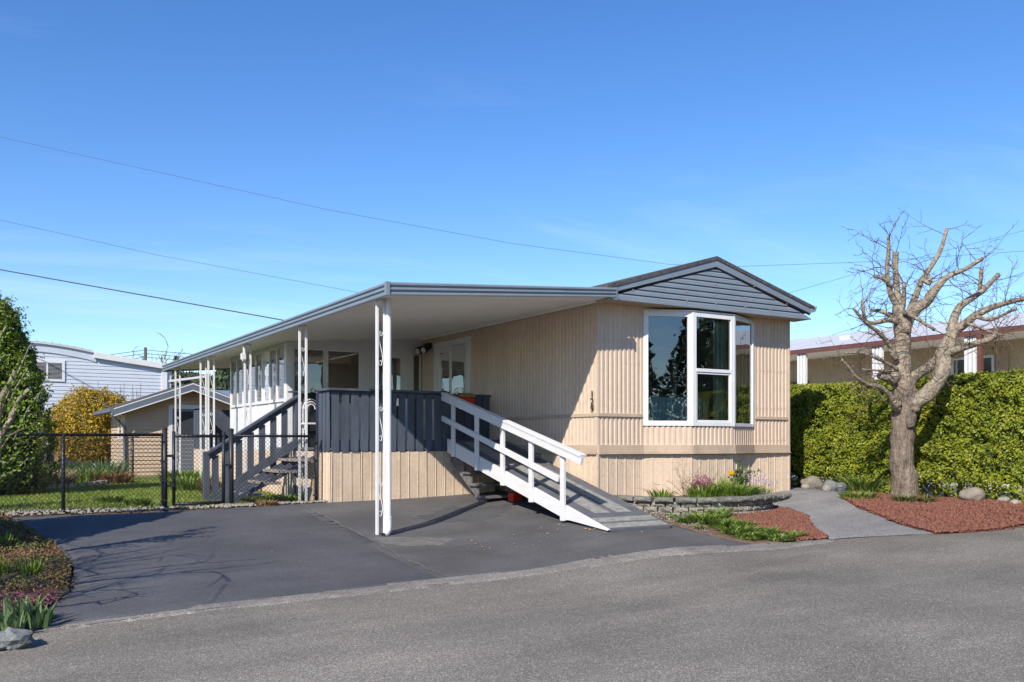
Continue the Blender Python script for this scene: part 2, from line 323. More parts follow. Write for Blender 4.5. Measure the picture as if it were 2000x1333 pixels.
def rock(name, c, r, m, parent=None, seed=0, sq=(1,1,0.75), sub=3, rough=0.28):
    bmx = bmesh.new(); bmesh.ops.create_icosphere(bmx, subdivisions=sub, radius=1.0)
    o0 = org_of(parent); sv = Vector((seed*3.1, seed*1.7, seed*0.9))
    for v in bmx.verts:
        p = v.co.copy(); k = 1 + rough*noise.noise(p*1.3 + sv) + 0.35*rough*noise.noise(p*3.5 + sv)
        v.co = Vector((p.x*r*sq[0]*k + c[0]-o0[0], p.y*r*sq[1]*k + c[1]-o0[1], p.z*r*sq[2]*k + c[2]-o0[2]))
    me = bpy.data.meshes.new(name); bmx.to_mesh(me); bmx.free(); me.materials.append(MATS[m])
    if sub > 2 and rough < .5: me.polygons.foreach_set('use_smooth', [True]*len(me.polygons))
    return link(bpy.data.objects.new(name, me), parent)
def share(src, parent, loc, rotz=0.0, rot=None, scale=None):
    o = src.copy(); link(o, parent); o.location = loc; o.rotation_euler = rot if rot else (0, 0, rotz)
    if scale: o.scale = scale
    return o

# ------------------------------------------------------------------ terrain height
def sst(t): t = np.clip(t, 0, 1); return t*t*(3-2*t)
def zroad(x): return np.clip(0.027*(np.asarray(x, float)+4.3), -0.35, 0.4)
def zbase(x, y):
    x = np.asarray(x, float); y = np.asarray(y, float)
    yard = 0.47 + 0.15*sst((x+3)/5.0); s = sst((y+3.3)/6.5)
    return zroad(x)*(1-s) + yard*s
CTL = np.array([(-8.2,-2.95,-.1),(-4.1,-2.8,0.0),(.3,-3.16,.14),(4.6,-4.0,.24),(2.2,-3.6,.2),(-3.62,0.0,.214),(-2.34,.94,.29),(-1.1,1.7,.47),
  (-3.3,2.75,.50),(-1.0,2.75,.53),(-1.2,-1.85,.29),(-.12,-1.6,.30),(0,0,.50),(1.0,-1.5,.37),(2.6,-1.2,.38),(2.0,-2.3,.29),(5.1,-1.7,.5),(4.3,0,.6),(3.6,-2.2,.38),
  (-7.2,3.1,.46),(-5.8,3.1,.45),(-4.8,3.1,.46),(-3.5,3.2,.43),(-7.7,1.7,.35),(-7.7,-1.6,.12),(-5.5,0,.22),(-5.5,-1.6,.08),(-5.5,1.5,.34),(-2.4,-1.6,.14),(5.9,-3.4,.48),(-3,-6,.03),(3,-6,.2),(-9.5,0,.25)])
_A = np.exp(-(((CTL[:,None,:2]-CTL[None,:,:2])**2).sum(2))/(1.5**2)) + 0.08*np.eye(len(CTL))
_w = np.linalg.solve(_A, CTL[:,2] - zbase(CTL[:,0], CTL[:,1]))
def zg(x, y):
    x = np.asarray(x, float); y = np.asarray(y, float); s = x.shape; X = x.ravel(); Y = y.ravel(); out = zbase(X, Y)
    for i in range(0, len(X), 20000):
        d = (X[i:i+20000,None]-CTL[None,:,0])**2 + (Y[i:i+20000,None]-CTL[None,:,1])**2
        out[i:i+20000] += np.exp(-d/(1.5**2)) @ _w
    return out.reshape(s) if s else float(out[0])
def inpoly(x, y, poly):
    c = np.zeros(len(x), bool); j = len(poly)-1
    for i in range(len(poly)):
        xi, yi = poly[i]; xj, yj = poly[j]
        k = ((yi > y) != (yj > y)) & (x < (xj-xi)*(y-yi)/((yj-yi) if yj != yi else 1e-12) + xi); c ^= k; j = i
    return c
def scatter(poly, n):
    P = np.array(poly); lo = P.min(0); hi = P.max(0); xs = []; ys = []; k = 0
    while k < n:
        x = RNG.uniform(lo[0], hi[0], n*2); y = RNG.uniform(lo[1], hi[1], n*2); q = inpoly(x, y, poly); xs.append(x[q]); ys.append(y[q]); k += q.sum()
    return np.concatenate(xs)[:n], np.concatenate(ys)[:n]
def sheet(name, poly, m, off, step=0.2, wob=0.0, kind='structure'):
    """a ground sheet over an outline, following the terrain"""
    pts = []
    for i in range(len(poly)):
        a = Vector(poly[i]); b = Vector(poly[(i+1) % len(poly)]); L = (b-a).length; k = max(1, min(int(L/step), 120))
        for q in range(k):
            p = a.lerp(b, q/k)
            if wob and q: nrm = Vector((-(b-a).y, (b-a).x)).normalized(); p = p + nrm*wob*noise.noise(Vector((p.x*4, p.y*4, 3.3)))
            pts.append(p)
    nb = len(pts); edges = [(i, (i+1) % nb) for i in range(nb)]
    A = np.array([tuple(p) for p in pts]); lo = np.maximum(A.min(0), (-16,-14)); hi = np.minimum(A.max(0), (14,20))
    gx, gy = np.meshgrid(np.arange(lo[0], hi[0], step), np.arange(lo[1], hi[1], step)); gx = gx.ravel()+step*0.37; gy = gy.ravel()+step*0.41
    q = inpoly(gx, gy, [tuple(p) for p in pts]); allp = pts + [Vector((a, b)) for a, b in zip(gx[q], gy[q])]
    v, e, f, *_ = delaunay_2d_cdt(allp, edges, [list(range(nb))], 1, 1e-5)
    vx = np.array([p.x for p in v]); vy = np.array([p.y for p in v]); bd = set((round(p.x, 4), round(p.y, 4)) for p in pts); rim = np.array([(round(a, 4), round(b, 4)) in bd for a, b in zip(vx, vy)])
    z = zg(vx, vy) + np.where(rim, min(off, -.006), off)
    me = bpy.data.meshes.new(name); me.from_pydata([(a, b, c) for a, b, c in zip(vx, vy, z)], [], [tuple(t) for t in f]); me.update()
    bmx = bmesh.new(); bmx.from_mesh(me); bmesh.ops.recalc_face_normals(bmx, faces=bmx.faces)
    if sum(fc.normal.z for fc in bmx.faces) < 0: bmesh.ops.reverse_faces(bmx, faces=bmx.faces)
    bmx.to_mesh(me); bmx.free(); me.polygons.foreach_set('use_smooth', [True]*len(me.polygons))
    me.materials.append(MATS[m]); o = bpy.data.objects.new(name, me); link(o); o['kind'] = kind; return o
# ------------------------------------------------------------------ ground, road, drive, path
sheet('ground', [(-600,-600),(600,-600),(600,600),(-600,600)], 'soil', -0.035, 0.5)
EDGE = [(-60,-2.6),(-14,-3.0),(-8.3,-2.98),(-4.1,-2.8),(.3,-3.16),(1.4,-3.3),(2.93,-3.78),(4.6,-4.0),(6.6,-4.3),(14,-5.2),(60,-9)]
sheet('road', EDGE + [(60,-40),(-60,-40)], 'road_asphalt', 0.0, 0.3)
DRIVE = [(-7.85,2.72),(-7.72,1.7),(-7.5,0.2),(-7.45,-1.0),(-7.55,-1.9),(-7.95,-2.6),(-8.3,-2.96),(-4.1,-2.79),(.3,-3.14),(.12,-2.6),(.02,-1.4),(.25,-.6),(.3,.2),(.1,3.0),(-3.2,2.9),(-4.6,2.75)]
sheet('driveway', DRIVE, 'seal_asphalt', 0.005, 0.2, wob=0.03)
sheet('driveway_section', [(-7.83,2.70),(-7.70,1.7),(-7.48,0.2),(-7.43,-1.0),(-7.53,-1.9),(-7.93,-2.6),(-8.2,-2.9),(-4.0,-2.74),(-3.9,0),(-3.95,2.72),(-4.6,2.73)], 'seal_asphalt_b', 0.010, 0.2, wob=0.02)
sheet('driveway_patch', [(-2.75,1.05),(-1.75,1.75),(-0.75,1.2),(-0.95,.75),(-1.9,.15)], 'patch_asphalt', 0.010, 0.2, wob=0.04)
sheet('driveway_apron', [(-8.0,-2.92),(-6.9,-2.84),(-5.6,-2.74),(-4.1,-2.64),(-1.9,-2.82),(.35,-2.98),(1.3,-3.22),(1.3,-3.45),(.3,-3.44),(-2,-3.22),(-4.1,-3.08),(-5.6,-3.08),(-6.9,-3.06),(-8.0,-3.05)], 'apron_asphalt', 0.009, 0.12, wob=0.05)
sheet('driveway_stain', [(-3.95,-.25),(-3.5,-.15),(-3.0,-.3),(-2.75,-.6),(-3.1,-.95),(-3.6,-.9),(-3.9,-.6)], 'dirt_stain', 0.007, 0.1, wob=0.12)
def crack(pts, w, name='asphalt_crack', m='crack_fill', off=.006):
    P = [Vector(p) for p in pts]; fine = []
    for a, b in zip(P, P[1:]):
        for k in range(12): fine.append(a.lerp(b, k/12) + Vector((noise.noise((a.lerp(b,k/12)*5).to_3d()), noise.noise((a.lerp(b,k/12)*5+Vector((9,3))).to_3d())))*.05)
    fine.append(P[-1]); V = []
    for i, p in enumerate(fine):
        d = fine[min(i+1,len(fine)-1)]-fine[max(i-1,0)]; n = Vector((-d.y,d.x)).normalized()*w*(.4+abs(noise.noise((p*3).to_3d()))*1.6)*.5
        for q in (p+n, p-n): V.append((q.x, q.y, float(zg(q.x,q.y))+off))
    o = MB().add(V, [(2*i,2*i+1,2*i+3,2*i+2) for i in range(len(fine)-1)]).build(name, m); o['kind'] = 'structure'
crack([(-3.95,2.6),(-3.93,1.2),(-3.9,-.2),(-3.96,-1.4),(-4.0,-2.7)], .035, 'driveway_seam', 'dirt_stain', .013)
crack([(-8.4,-3.03),(-6.4,-2.97),(-4.1,-2.97),(-2,-3.12),(.3,-3.34),(1.4,-3.42)], .012); crack([(1.4,-3.34),(2.2,-3.58),(2.93,-3.8)], .014)
sheet('neighbour_bounce_drive', [(7.4,-6),(14,-6),(14,26),(7.4,26)], 'concrete', -.01, .6)  # concrete drive added to bounce light up to the neighbour's soffit
sheet('garden_path', [(1.36,-3.27),(1.75,-2.7),(2.45,-1.97),(2.75,-1.4),(2.95,-.83),(3.3,-.2),(4.0,.1),(4.5,.2),(4.5,7),(5.5,7),(5.55,0),(5.1,-.55),(4.3,-1.1),(3.78,-1.8),(3.55,-2.3),(3.2,-3.0),(2.93,-3.76)], 'path_asphalt', 0.008, 0.2, wob=0.05)
LAVA_L = [(.7,-3.17),(.85,-2.3),(1.2,-1.5),(2.0,-1.3),(2.75,-1.0),(2.72,-1.4),(2.42,-1.99),(1.72,-2.7),(1.34,-3.27)]
LAVA_R = [(2.95,-3.77),(3.22,-3.0),(3.57,-2.3),(3.8,-1.8),(4.32,-1.1),(5.0,-.75),(6.4,-.9),(6.7,-4.3),(4.6,-3.98)]
sheet('lava_rock_bed', LAVA_L, 'lava', 0.018, 0.2, wob=0.06)
sheet('lava_rock_bed', LAVA_R, 'lava', 0.018, 0.2, wob=0.06)
SOILBED = [(.30,-3.15),(.14,-2.6),(.04,-1.4),(.2,-.8),(.7,-1.0),(1.35,-1.45),(.9,-2.2),(.74,-3.19)]
sheet('soil_bed', SOILBED, 'soil', 0.015, 0.15, wob=0.05)
LAWN = [(-14,3.3),(-5.9,3.3),(-3.3,3.5),(-3.0,6),(-3.0,17.5),(-14,17.5)]
sheet('lawn', LAWN, 'lawn_soil', 0.0, 0.4)
LEFTBED = [(-12,-2.9),(-8.35,-2.97),(-7.95,-2.6),(-7.58,-1.9),(-7.47,-1.0),(-7.52,0.2),(-7.74,1.7),(-7.9,2.7),(-12,2.9)]
sheet('left_soil_bed', LEFTBED, 'soil', 0.03, 0.2, wob=0.05)

# ------------------------------------------------------------------ mobile home
ZB, ZT, LEN, WID = 1.275, 3.66, 17.0, 4.26
home = thing('mobile_home', 'beige corrugated mobile home with grey gable, bay window and number 129', 'mobile home', (WID/2, 0, 0.5))
def corrug(mb, p, q, z0, z1, per=0.092, dep=0.014, prof=((0,0),(.30,0),(.42,1),(.86,1),(.98,0)), n_out=None):
    """ribbed metal sheet from p to q (plan points), ribs proud by dep on the side n_out"""
    p = Vector(p); q = Vector(q); L = (q-p).length; d = (q-p)/L; n = Vector(n_out).normalized() if n_out else Vector((d.y, -d.x))
    pts = []; k = max(1, round(L/per)); pr = L/k
    for i in range(k):
        for a, b in prof: pts.append(p + d*(i+a)*pr + n*b*dep)
    pts.append(q.copy()); m = len(pts)
    mb.add([(a.x, a.y, z0) for a in pts] + [(a.x, a.y, z1) for a in pts], [(i, i+1, m+i+1, m+i) for i in range(m-1)])
    return mb
BAY = [(.90,0.0),(1.675,-.30),(2.585,-.30),(3.36,0.0)]
BX0, BX1, WZ0, WZ1 = .90, 3.36, 1.72, 3.56
# side wall in two pieces beside and above the sliding door
DY0, DY1, DZ1 = 4.03, 5.57, 3.50
mb = MB(); corrug(mb, (0,DY0), (0,0.03), 1.40, ZT+.1, 0.098, .010, n_out=(-1,0)); mb.build('side_siding', 'siding', home)
mb = MB(); corrug(mb, (0,LEN), (0,DY1), 1.40, ZT+.1, 0.098, .010, n_out=(-1,0)); mb.build('side_siding', 'siding', home)
mb = MB(); corrug(mb, (0,DY1), (0,DY0), DZ1, ZT+.1, 0.098, .010, n_out=(-1,0)); mb.build('side_siding', 'siding', home)
for a, b, z0, z1 in (((0.03,0),(BX0,0),1.40,3.64),((BX1,0),(WID-.03,0),1.40,3.64),((BX0,0),(BX1,0),3.585,3.64)):
    mb = MB(); corrug(mb, a, b, z0, z1, 0.088, .015, n_out=(0,-1)); mb.build('front_siding', 'siding', home)
for i in range(3):
    mb = MB(); a, b = BAY[i], BAY[i+1]; corrug(mb, a, b, 1.40, WZ0, 0.092, .014, n_out=None); mb.build('bay_apron', 'siding', home)
mb = MB(); mb.box(-.012,.03,-.012,.03,1.28,3.64); mb.build('corner_trim', 'siding', home)
mb = MB(); mb.box(WID-.03,WID+.012,-.024,.03,1.28,3.64); mb.build('corner_trim', 'siding', home)
def wallbar(name, p, q, z0, z1, out, m='siding_trim', parent=None, off=0.0):
    p = Vector((*p, 0)); q = Vector((*q, 0)); d = (q-p).normalized(); n = Vector((d.y, -d.x, 0)); k = MB()
    k.sheet((p.x+n.x*off, p.y+n.y*off, z0), (q.x+n.x*off, q.y+n.y*off, z0), z1-z0, n*out); return k.build(name, m, parent or home, bevel=0.004)
# upper rub rail
wallbar('upper_trim', (0,3.98), (0,-.03), 1.855, 1.91, .026); wallbar('upper_trim', (-.02,0), (BX0-.03,0), 1.855, 1.91, .036)
wallbar('upper_trim', (BX1+.03,0), (WID-.05,0), 1.855, 1.91, .036)
# lower belt with its lip, following the bay
path = [(0,LEN),(0,0),BAY[0],BAY[1],BAY[2],BAY[3],(WID,0)]
for i in range(len(path)-1):
    a, b = path[i], path[i+1]
    wallbar('belt_trim', a, b, 1.290, 1.415, .034 + .0015*i); wallbar('belt_lip', a, b, 1.268, 1.289, .048 + .0015*i)
# skirting panels: one plank mesh shared
def skirt_mesh(w, z0, z1, name='skirting_panel'):
    pr = [(0,0),(.004,.013),(.016,.013),(.020,.002),(.052,.002),(.056,-.004),(.060,.002),(.094,.002),(.098,-.004),(.102,.002),(.134,.002),(.138,-.004),(.142,.002),(w-.001,.002)]
    m = len(pr); V = [(x, -y, z0) for x, y in pr] + [(x, -y, z1) for x, y in pr]; me = bpy.data.meshes.new(name)
    me.from_pydata(V, [], [(i, i+1, m+i+1, m+i) for i in range(m-1)]); me.materials.append(MATS['skirting']); me.update(); return me
SKW = 0.172; SK_HOME = skirt_mesh(SKW, .2, 1.275); SK_DECK = skirt_mesh(SKW, .2, 1.30)
def skirt_run(me, parent, p, q, jit=0.0):
    p = Vector(p); q = Vector(q); L = (q-p).length; d = (q-p)/L; k = round(L/SKW); s = L/(k*SKW); ang = math.atan2(d.y, d.x); o0 = org_of(parent)
    for i in range(k):
        a = p + d*(i*SKW*s); o = bpy.data.objects.new('skirting_panel', me); link(o, parent)
        o.location = (a.x-o0[0], a.y-o0[1], -o0[2]); o.scale = (s, 1, 1)
        o.rotation_euler = (random.uniform(-jit, jit)*.7, random.uniform(-jit, jit)*.4, ang + random.uniform(-jit, jit)*3)
SKB = [(0.0,-.004)] + [(x, y+.025) for x, y in BAY] + [(WID,-.004)]
for i in range(len(SKB)-1): skirt_run(SK_HOME, home, SKB[i], SKB[i+1], .004)
skirt_run(SK_HOME, home, (-.004,6.4), (-.004,0), .004)
mb = MB(); mb.box(.05,WID-.05,.06,LEN,.2,1.25); mb.build('underfloor', 'dark_gap', home)
mb = MB(); mb.box(-.022,.008,-.022,.008,.2,1.262); mb.build('skirting_corner', 'skirting', home)
mb = MB(); mb.box(WID-.01,WID+.02,-.02,6,.2,1.262); mb.build('skirting_corner', 'skirting', home)
# right and back walls round the far window
RW = (2.45, 3.05, 2.35, 3.42)
mb = MB(); mb.box(WID-.06,WID,.03,RW[0],1.28,3.7); mb.box(WID-.06,WID,RW[1],LEN,1.28,3.7); mb.box(WID-.06,WID,RW[0],RW[1],1.28,RW[2]); mb.box(WID-.06,WID,RW[0],RW[1],RW[3],3.7)
mb.box(0.02,WID,LEN-.05,LEN,1.28,3.7); mb.build('rear_siding', 'siding', home)
# roof: two slopes with thickness, shingle edge, barge boards, gable siding
ZR = 4.50; EV = 3.83; yf = -.40
mb = MB(); mb.prism([(-.12,yf,EV),(2.13,yf,ZR),(4.48,yf,EV+.03),(4.48,yf,EV-.03),(2.13,yf,ZR-.06),(-.12,yf,EV-.06)], (0,LEN+.7,0)); mb.build('roof', 'shingle', home)
mb = MB(); mb.box(.06,WID-.07,.1,LEN-.1,3.645,3.70); mb.build('roof_ceiling', 'room_wall', home)
yg = -.35
def rakeboard(name, z_lo_l, z_lo_p, h_l, h_p, y, thick, m, xl=-.04, xr=4.40, zr_add=.01):
    for s in (0, 1):
        x = xl if s == 0 else xr; zl = z_lo_l if s == 0 else z_lo_l + zr_add
        MB().prism([(x,y,zl),(2.13,y,z_lo_p),(2.13,y,z_lo_p+h_p),(x,y,zl+h_l)] if s == 0 else [(2.13,y,z_lo_p),(x,y,zl),(x,y,zl+h_l),(2.13,y,z_lo_p+h_p)], (0,thick,0)).build(name, m, home, bevel=0.004)
rakeboard('barge_board', 3.715, 4.325, .115, .115, yg-.035, .045, 'grey_metal')
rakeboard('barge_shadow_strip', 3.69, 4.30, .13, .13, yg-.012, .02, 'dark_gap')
rakeboard('drip_edge', 3.832, 4.442, .022, .022, yg-.046, .03, 'grey_trim')
zs = 3.645; i = 0
while zs < 4.27:
    z1 = min(zs+.088, 4.29)
    def xr_(z): t = (z-3.665)/(4.30-3.665); t = max(0, t); return (-.04 + t*2.17, 4.40 - t*2.27)
    a0, b0 = xr_(zs); a1, b1 = xr_(z1); zm = zs + (z1-zs)*.55; am, bm = xr_(zm)
    MB().add([(a0,yg-.014,zs),(b0,yg-.014,zs),(bm,yg-.011,zm),(am,yg-.011,zm),(a1,yg+.012,z1),(b1,yg+.012,z1),(a0,yg+.02,zs),(b0,yg+.02,zs)],
             [(0,1,2,3),(3,2,5,4),(6,7,1,0)]).build('gable_board', 'grey_metal', home)
    zs += .088
mb = MB(); mb.prism([(-.04,yg+.02,3.66),(4.40,yg+.02,3.66),(2.13,yg+.02,4.30)], (0,.03,0)); mb.build('gable_backing', 'dark_gap', home)
mb = MB(); mb.box(-.04,4.40,yg-.018,-.0,3.622,3.644); mb.build('soffit', 'soffit', home)
mb = MB(); mb.box(-.045,4.41,yg-.03,yg-.019,3.618,3.646); mb.build('gable_sill', 'grey_metal', home, bevel=.003)
mb = MB(); mb.prism([(4.40,yg-.05,3.74),(4.50,yg-.05,3.77),(4.54,yg-.05,3.86),(4.52,yg-.05,3.865),(4.47,yg-.05,3.80),(4.40,yg-.05,3.86)], (0,LEN+.4,0)); mb.build('gutter', 'grey_metal', home)
mb = MB(); mb.tube([(.35,3.2,3.9),(.35,3.2,4.16)], .045, 10); mb.tube([(.35,3.2,4.14),(.35,3.2,4.20)], .075, 10); mb.build('roof_vent', 'grey_trim', home)
mb = MB(); mb.box(-.12,.5,1.5,4.5,3.80,3.865); mb.build('roof_flashing', 'seam_grey', home)
# bay window: three framed lights, glass, sash rail, head flashing, floor and ceiling of the bay
def facet(p, q, parent, inset=.0):
    p = Vector((*p, 0)); q = Vector((*q, 0)); d = (q-p).normalized(); n = Vector((d.y, -d.x, 0)); return p, q, d, n
bayw = MB().add([(x,y,WZ0-.02) for x,y in BAY]+[(x,y,WZ0) for x,y in BAY], [(0,1,2,3),(4,5,6,7),(0,1,5,4),(1,2,6,5),(2,3,7,6)]).build('bay_sill', 'white_frame', home)
MB().add([(BX0-.03,.02,WZ1+.003),(1.66,-.335,WZ1+.003),(2.60,-.335,WZ1+.003),(BX1+.03,.02,WZ1+.003),(BX0-.03,.02,WZ1+.028),(1.66,-.335,WZ1+.028),(2.60,-.335,WZ1+.028),(BX1+.03,.02,WZ1+.028)],
   [(3,2,1,0),(4,5,6,7),(0,1,5,4),(1,2,6,5),(2,3,7,6)]).build('bay_head_flashing', 'white_frame', home)
def frame_bars(mb, p, d, n, L, z0, z1, w, t, off=0.0):
    P = lambda s, z: Vector((p.x + d.x*s + n.x*off, p.y + d.y*s + n.y*off, z))
    mb.sheet(P(0, z0), P(w, z0), z1-z0, n*t); mb.sheet(P(L-w, z0), P(L, z0), z1-z0, n*t)
    mb.sheet(P(w, z0), P(L-w, z0), w, n*(t*.97)); mb.sheet(P(w, z1-w), P(L-w, z1-w), w, n*(t*.97)); return P
def window_unit(p, q, z0, z1, parent, fw=.06, ft=.045, off=-.015, split=None, screen=False, g='glass', name='window', frame='white_frame'):
    p, q, d, n = facet(p, q, parent); L = (q-p).length; mb = MB(); P = frame_bars(mb, p, d, n, L, z0, z1, fw, ft, off)
    wo = mb.build(name, frame, parent, bevel=.004)
    gz = MB(); o2 = off + ft*.35
    G = lambda s, z: Vector((p.x + d.x*s + n.x*o2, p.y + d.y*s + n.y*o2, z))
    if split is None:
        gz.add([G(fw, z0+fw), G(L-fw, z0+fw), G(L-fw, z1-fw), G(fw, z1-fw)], [(0,1,2,3)]).build('pane', g, wo)
    else:
        gz.add([G(fw, split+.02), G(L-fw, split+.02), G(L-fw, z1-fw), G(fw, z1-fw)], [(0,1,2,3)]).build('pane', g, wo)
        MB().add([G(fw, z0+fw), G(L-fw, z0+fw), G(L-fw, split), G(fw, split)], [(0,1,2,3)]).build('pane', g, wo)
        MB().sheet(P(fw, split-.035), P(L-fw, split-.035), .055, n*ft*1.05).build('sash_rail', frame, wo, bevel=.004)
        sb = MB(); frame_bars(sb, p + d*fw, d, n, L-2*fw, z0+fw, split-.04, .028, ft*.7, off+.002); sb.build('sash', frame, wo, bevel=.003)
    return wo
window_unit(BAY[0], BAY[1], WZ0, WZ1, home, fw=.082)
window_unit(BAY[1], BAY[2], WZ0, WZ1, home, fw=.07, split=2.635)
window_unit(BAY[2], BAY[3], WZ0, WZ1, home, fw=.055)
MB().tube([(1.675,-.305,WZ0),(1.675,-.305,WZ1)], .03, 8).build('bay_mullion', 'white_frame', home); MB().tube([(2.585,-.305,WZ0),(2.585,-.305,WZ1)], .03, 8).build('bay_mullion', 'white_frame', home)
# the room behind the bay
mb = MB(); X0, X1, Y1, z0, z1 = .08, WID-.075, 5.2, 1.36, 3.63
mb.add([(X0,.03,z0),(X1,.03,z0),(X1,Y1,z0),(X0,Y1,z0)], [(0,1,2,3)]); mb.build('room_floor', 'room_dark', home)
mb = MB(); mb.add([(X0,.03,z0),(X0,Y1,z0),(X0,Y1,z1),(X0,.03,z1),(X1,Y1,z0),(X1,Y1,z1)], [(0,1,2,3),(1,4,5,2)])
def holed(x, y0, y1, a0, a1, h): return [((x,y0,a0),(x,h[0],a0),(x,h[0],a1),(x,y0,a1)),((x,h[1],a0),(x,y1,a0),(x,y1,a1),(x,h[1],a1)),((x,h[0],a0),(x,h[1],a0),(x,h[1],h[2]),(x,h[0],h[2])),((x,h[0],h[3]),(x,h[1],h[3]),(x,h[1],a1),(x,h[0],a1))]
for q4 in holed(X1, .03, Y1, z0, z1, RW): mb.add(q4, [(0,1,2,3)])
mb.add([(X0,.035,z0),(BX0,.035,z0),(BX0,.035,z1),(X0,.035,z1),(BX1,.035,z0),(X1,.035,z0),(X1,.035,z1),(BX1,.035,z1)], [(0,1,2,3),(4,5,6,7)])
mb.build('room_wall', 'room_wall', home)
window_unit((WID-.01,RW[0]), (WID-.01,RW[1]), RW[2], RW[3], home, fw=.05, split=2.8)
def curtain(p, q, z0, z1, m, parent, folds=7, dep=.03, name='curtain'):
    p = Vector(p); q = Vector(q); d = q-p; n = Vector((-d.y, d.x)).normalized(); k = folds*8; mb = MB()
    pts = [p + d*(i/k) + n*dep*math.sin(i/k*folds*2*math.pi + .6*math.sin(i*.31)) for i in range(k+1)]
    mb.add([(a.x,a.y,z0) for a in pts]+[(a.x*.5+b.x*.5, a.y*.5+b.y*.5, z1) for a, b in zip(pts, [p+d*(i/k) for i in range(k+1)])], [(i,i+1,k+2+i,k+1+i) for i in range(k)])
    return mb.build(name, m, parent, smooth=True)
curtain((2.38,-.06), (2.62,-.20), 1.70, 3.50, 'sage_curtain', home, 4, .025); curtain((3.02,.16), (3.32,.02), 1.70, 3.50, 'sage_curtain', home, 5, .025)
curtain((.98,.10), (1.06,.06), 1.70, 3.50, 'sage_curtain', home, 2, .02)
curtain((1.7,.75), (3.05,.75), 1.45, 2.22, 'teal_cabinet', home, 16, .012, 'sofa_cover'); MB().box(1.65,3.1,.78,1.5,1.37,2.25).build('sofa', 'teal_cabinet', home, bevel=.04); MB().box(1.9,2.9,1.6,1.9,2.221,2.26).build('cabinet_top', 'room_dark', home)
MB().box(2.75,3.35,3.3,3.9,1.37,3.35).build('bookcase', 'room_dark', home)
# sliding door on the side wall
sd = MB(); sd.box(-.05,.02,DY0,DY0+.10,1.36,DZ1); sd.box(-.05,.02,DY1-.10,DY1,1.36,DZ1); sd.box(-.052,.02,DY0+.1,DY1-.1,DZ1-.12,DZ1); sd.box(-.07,.02,DY0,DY1,1.33,1.38)
sdo = sd.build('sliding_door', 'white_frame', home, bevel=.005)
ym = (DY0+DY1)/2 + .02
k = MB(); k.box(-.03,.0,ym-.02,ym+.09,1.38,DZ1-.12); k.box(-.03,.0,DY1-.19,DY1-.10,1.38,DZ1-.12); k.box(-.028,.0,ym+.09,DY1-.19,1.38,1.50); k.box(-.028,.0,ym+.09,DY1-.19,DZ1-.22,DZ1-.12); k.build('door_panel', 'white_frame', sdo, bevel=.004)
k = MB(); k.box(-.045,-.032,DY0+.10,DY0+.14,1.38,DZ1-.12); k.box(-.045,-.032,ym-.02,ym+.02,1.38,DZ1-.12); k.build('screen_frame', 'white_frame', sdo)
MB().add([(-.035,DY0+.13,1.38),(-.035,ym,1.38),(-.035,ym,DZ1-.13),(-.035,DY0+.13,DZ1-.13)], [(0,1,2,3)]).build('pane', 'glass_dim', sdo)
MB().add([(-.012,ym+.09,1.50),(-.012,DY1-.19,1.50),(-.012,DY1-.19,DZ1-.22),(-.012,ym+.09,DZ1-.22)], [(0,1,2,3)]).build('pane', 'glass_dim', sdo)
k = MB(); k.add([(.05,DY0,1.37),(.05,DY1,1.37),(.05,DY1,3.5),(.05,DY0,3.5)], [(0,1,2,3)]); k.build('inner_screen', 'dark_screen', sdo)
curtain((.03,DY0+.15), (.03,DY0+.45), 1.5, 2.55, 'pale_blue_siding', home, 5, .012)
# flood lamp under the carport by the door
fl = MB(); fl.box(-.10,-.012,5.72,5.95,3.42,3.53); flo = fl.build('flood_lamp', 'black_metal', home, bevel=.01)
for yy in (5.70, 5.98):
    k = MB(); k.tube([(-.08,yy,3.44),(-.24,yy-.06,3.36)], [.05,.085], 10); ho = k.build('lamp_head', 'black_metal', flo)
    MB().tube([(-.241,yy-.06,3.359),(-.252,yy-.064,3.354)], .06, 12).build('lens', 'lamp_lens', flo)
k = MB(); k.tube([(-.06,6.1,3.44),(-.06,6.16,3.44)], .06, 12); k.build('sensor', 'black_metal', flo)
# screw heads on the ribbed walls and gable, too small to pick apart
k = MB()
for z in (2.72, 2.06, 1.50):
    for x in list(np.arange(.07,.86,.088)) + list(np.arange(3.42,4.2,.088)): k.tube([(x+.03,-.013,z),(x+.03,-.021,z)], .006, 6)
for z in (1.16, .95):
    for x in np.arange(.1,.85,.172): k.tube([(x,-.012,z),(x,-.02,z)], .006, 6)
for y in np.arange(.3,3.9,.392):
    for z in (2.75, 2.1, 1.52): k.tube([(-.008,y,z),(-.016,y,z)], .006, 6)
for x, z in ((.9,3.70),(1.5,3.88),(1.5,3.72),(2.13,4.05),(2.13,3.88),(2.13,3.72),(2.8,3.88),(2.8,3.72),(3.4,3.72),(.4,3.80),(1.2,4.06),(3.0,4.08),(3.8,3.85)): k.tube([(x,yg-.012,z),(x,yg-.03,z)], .007, 6)
o = k.build('screw_heads', 'siding_trim', home); o['kind'] = 'stuff'
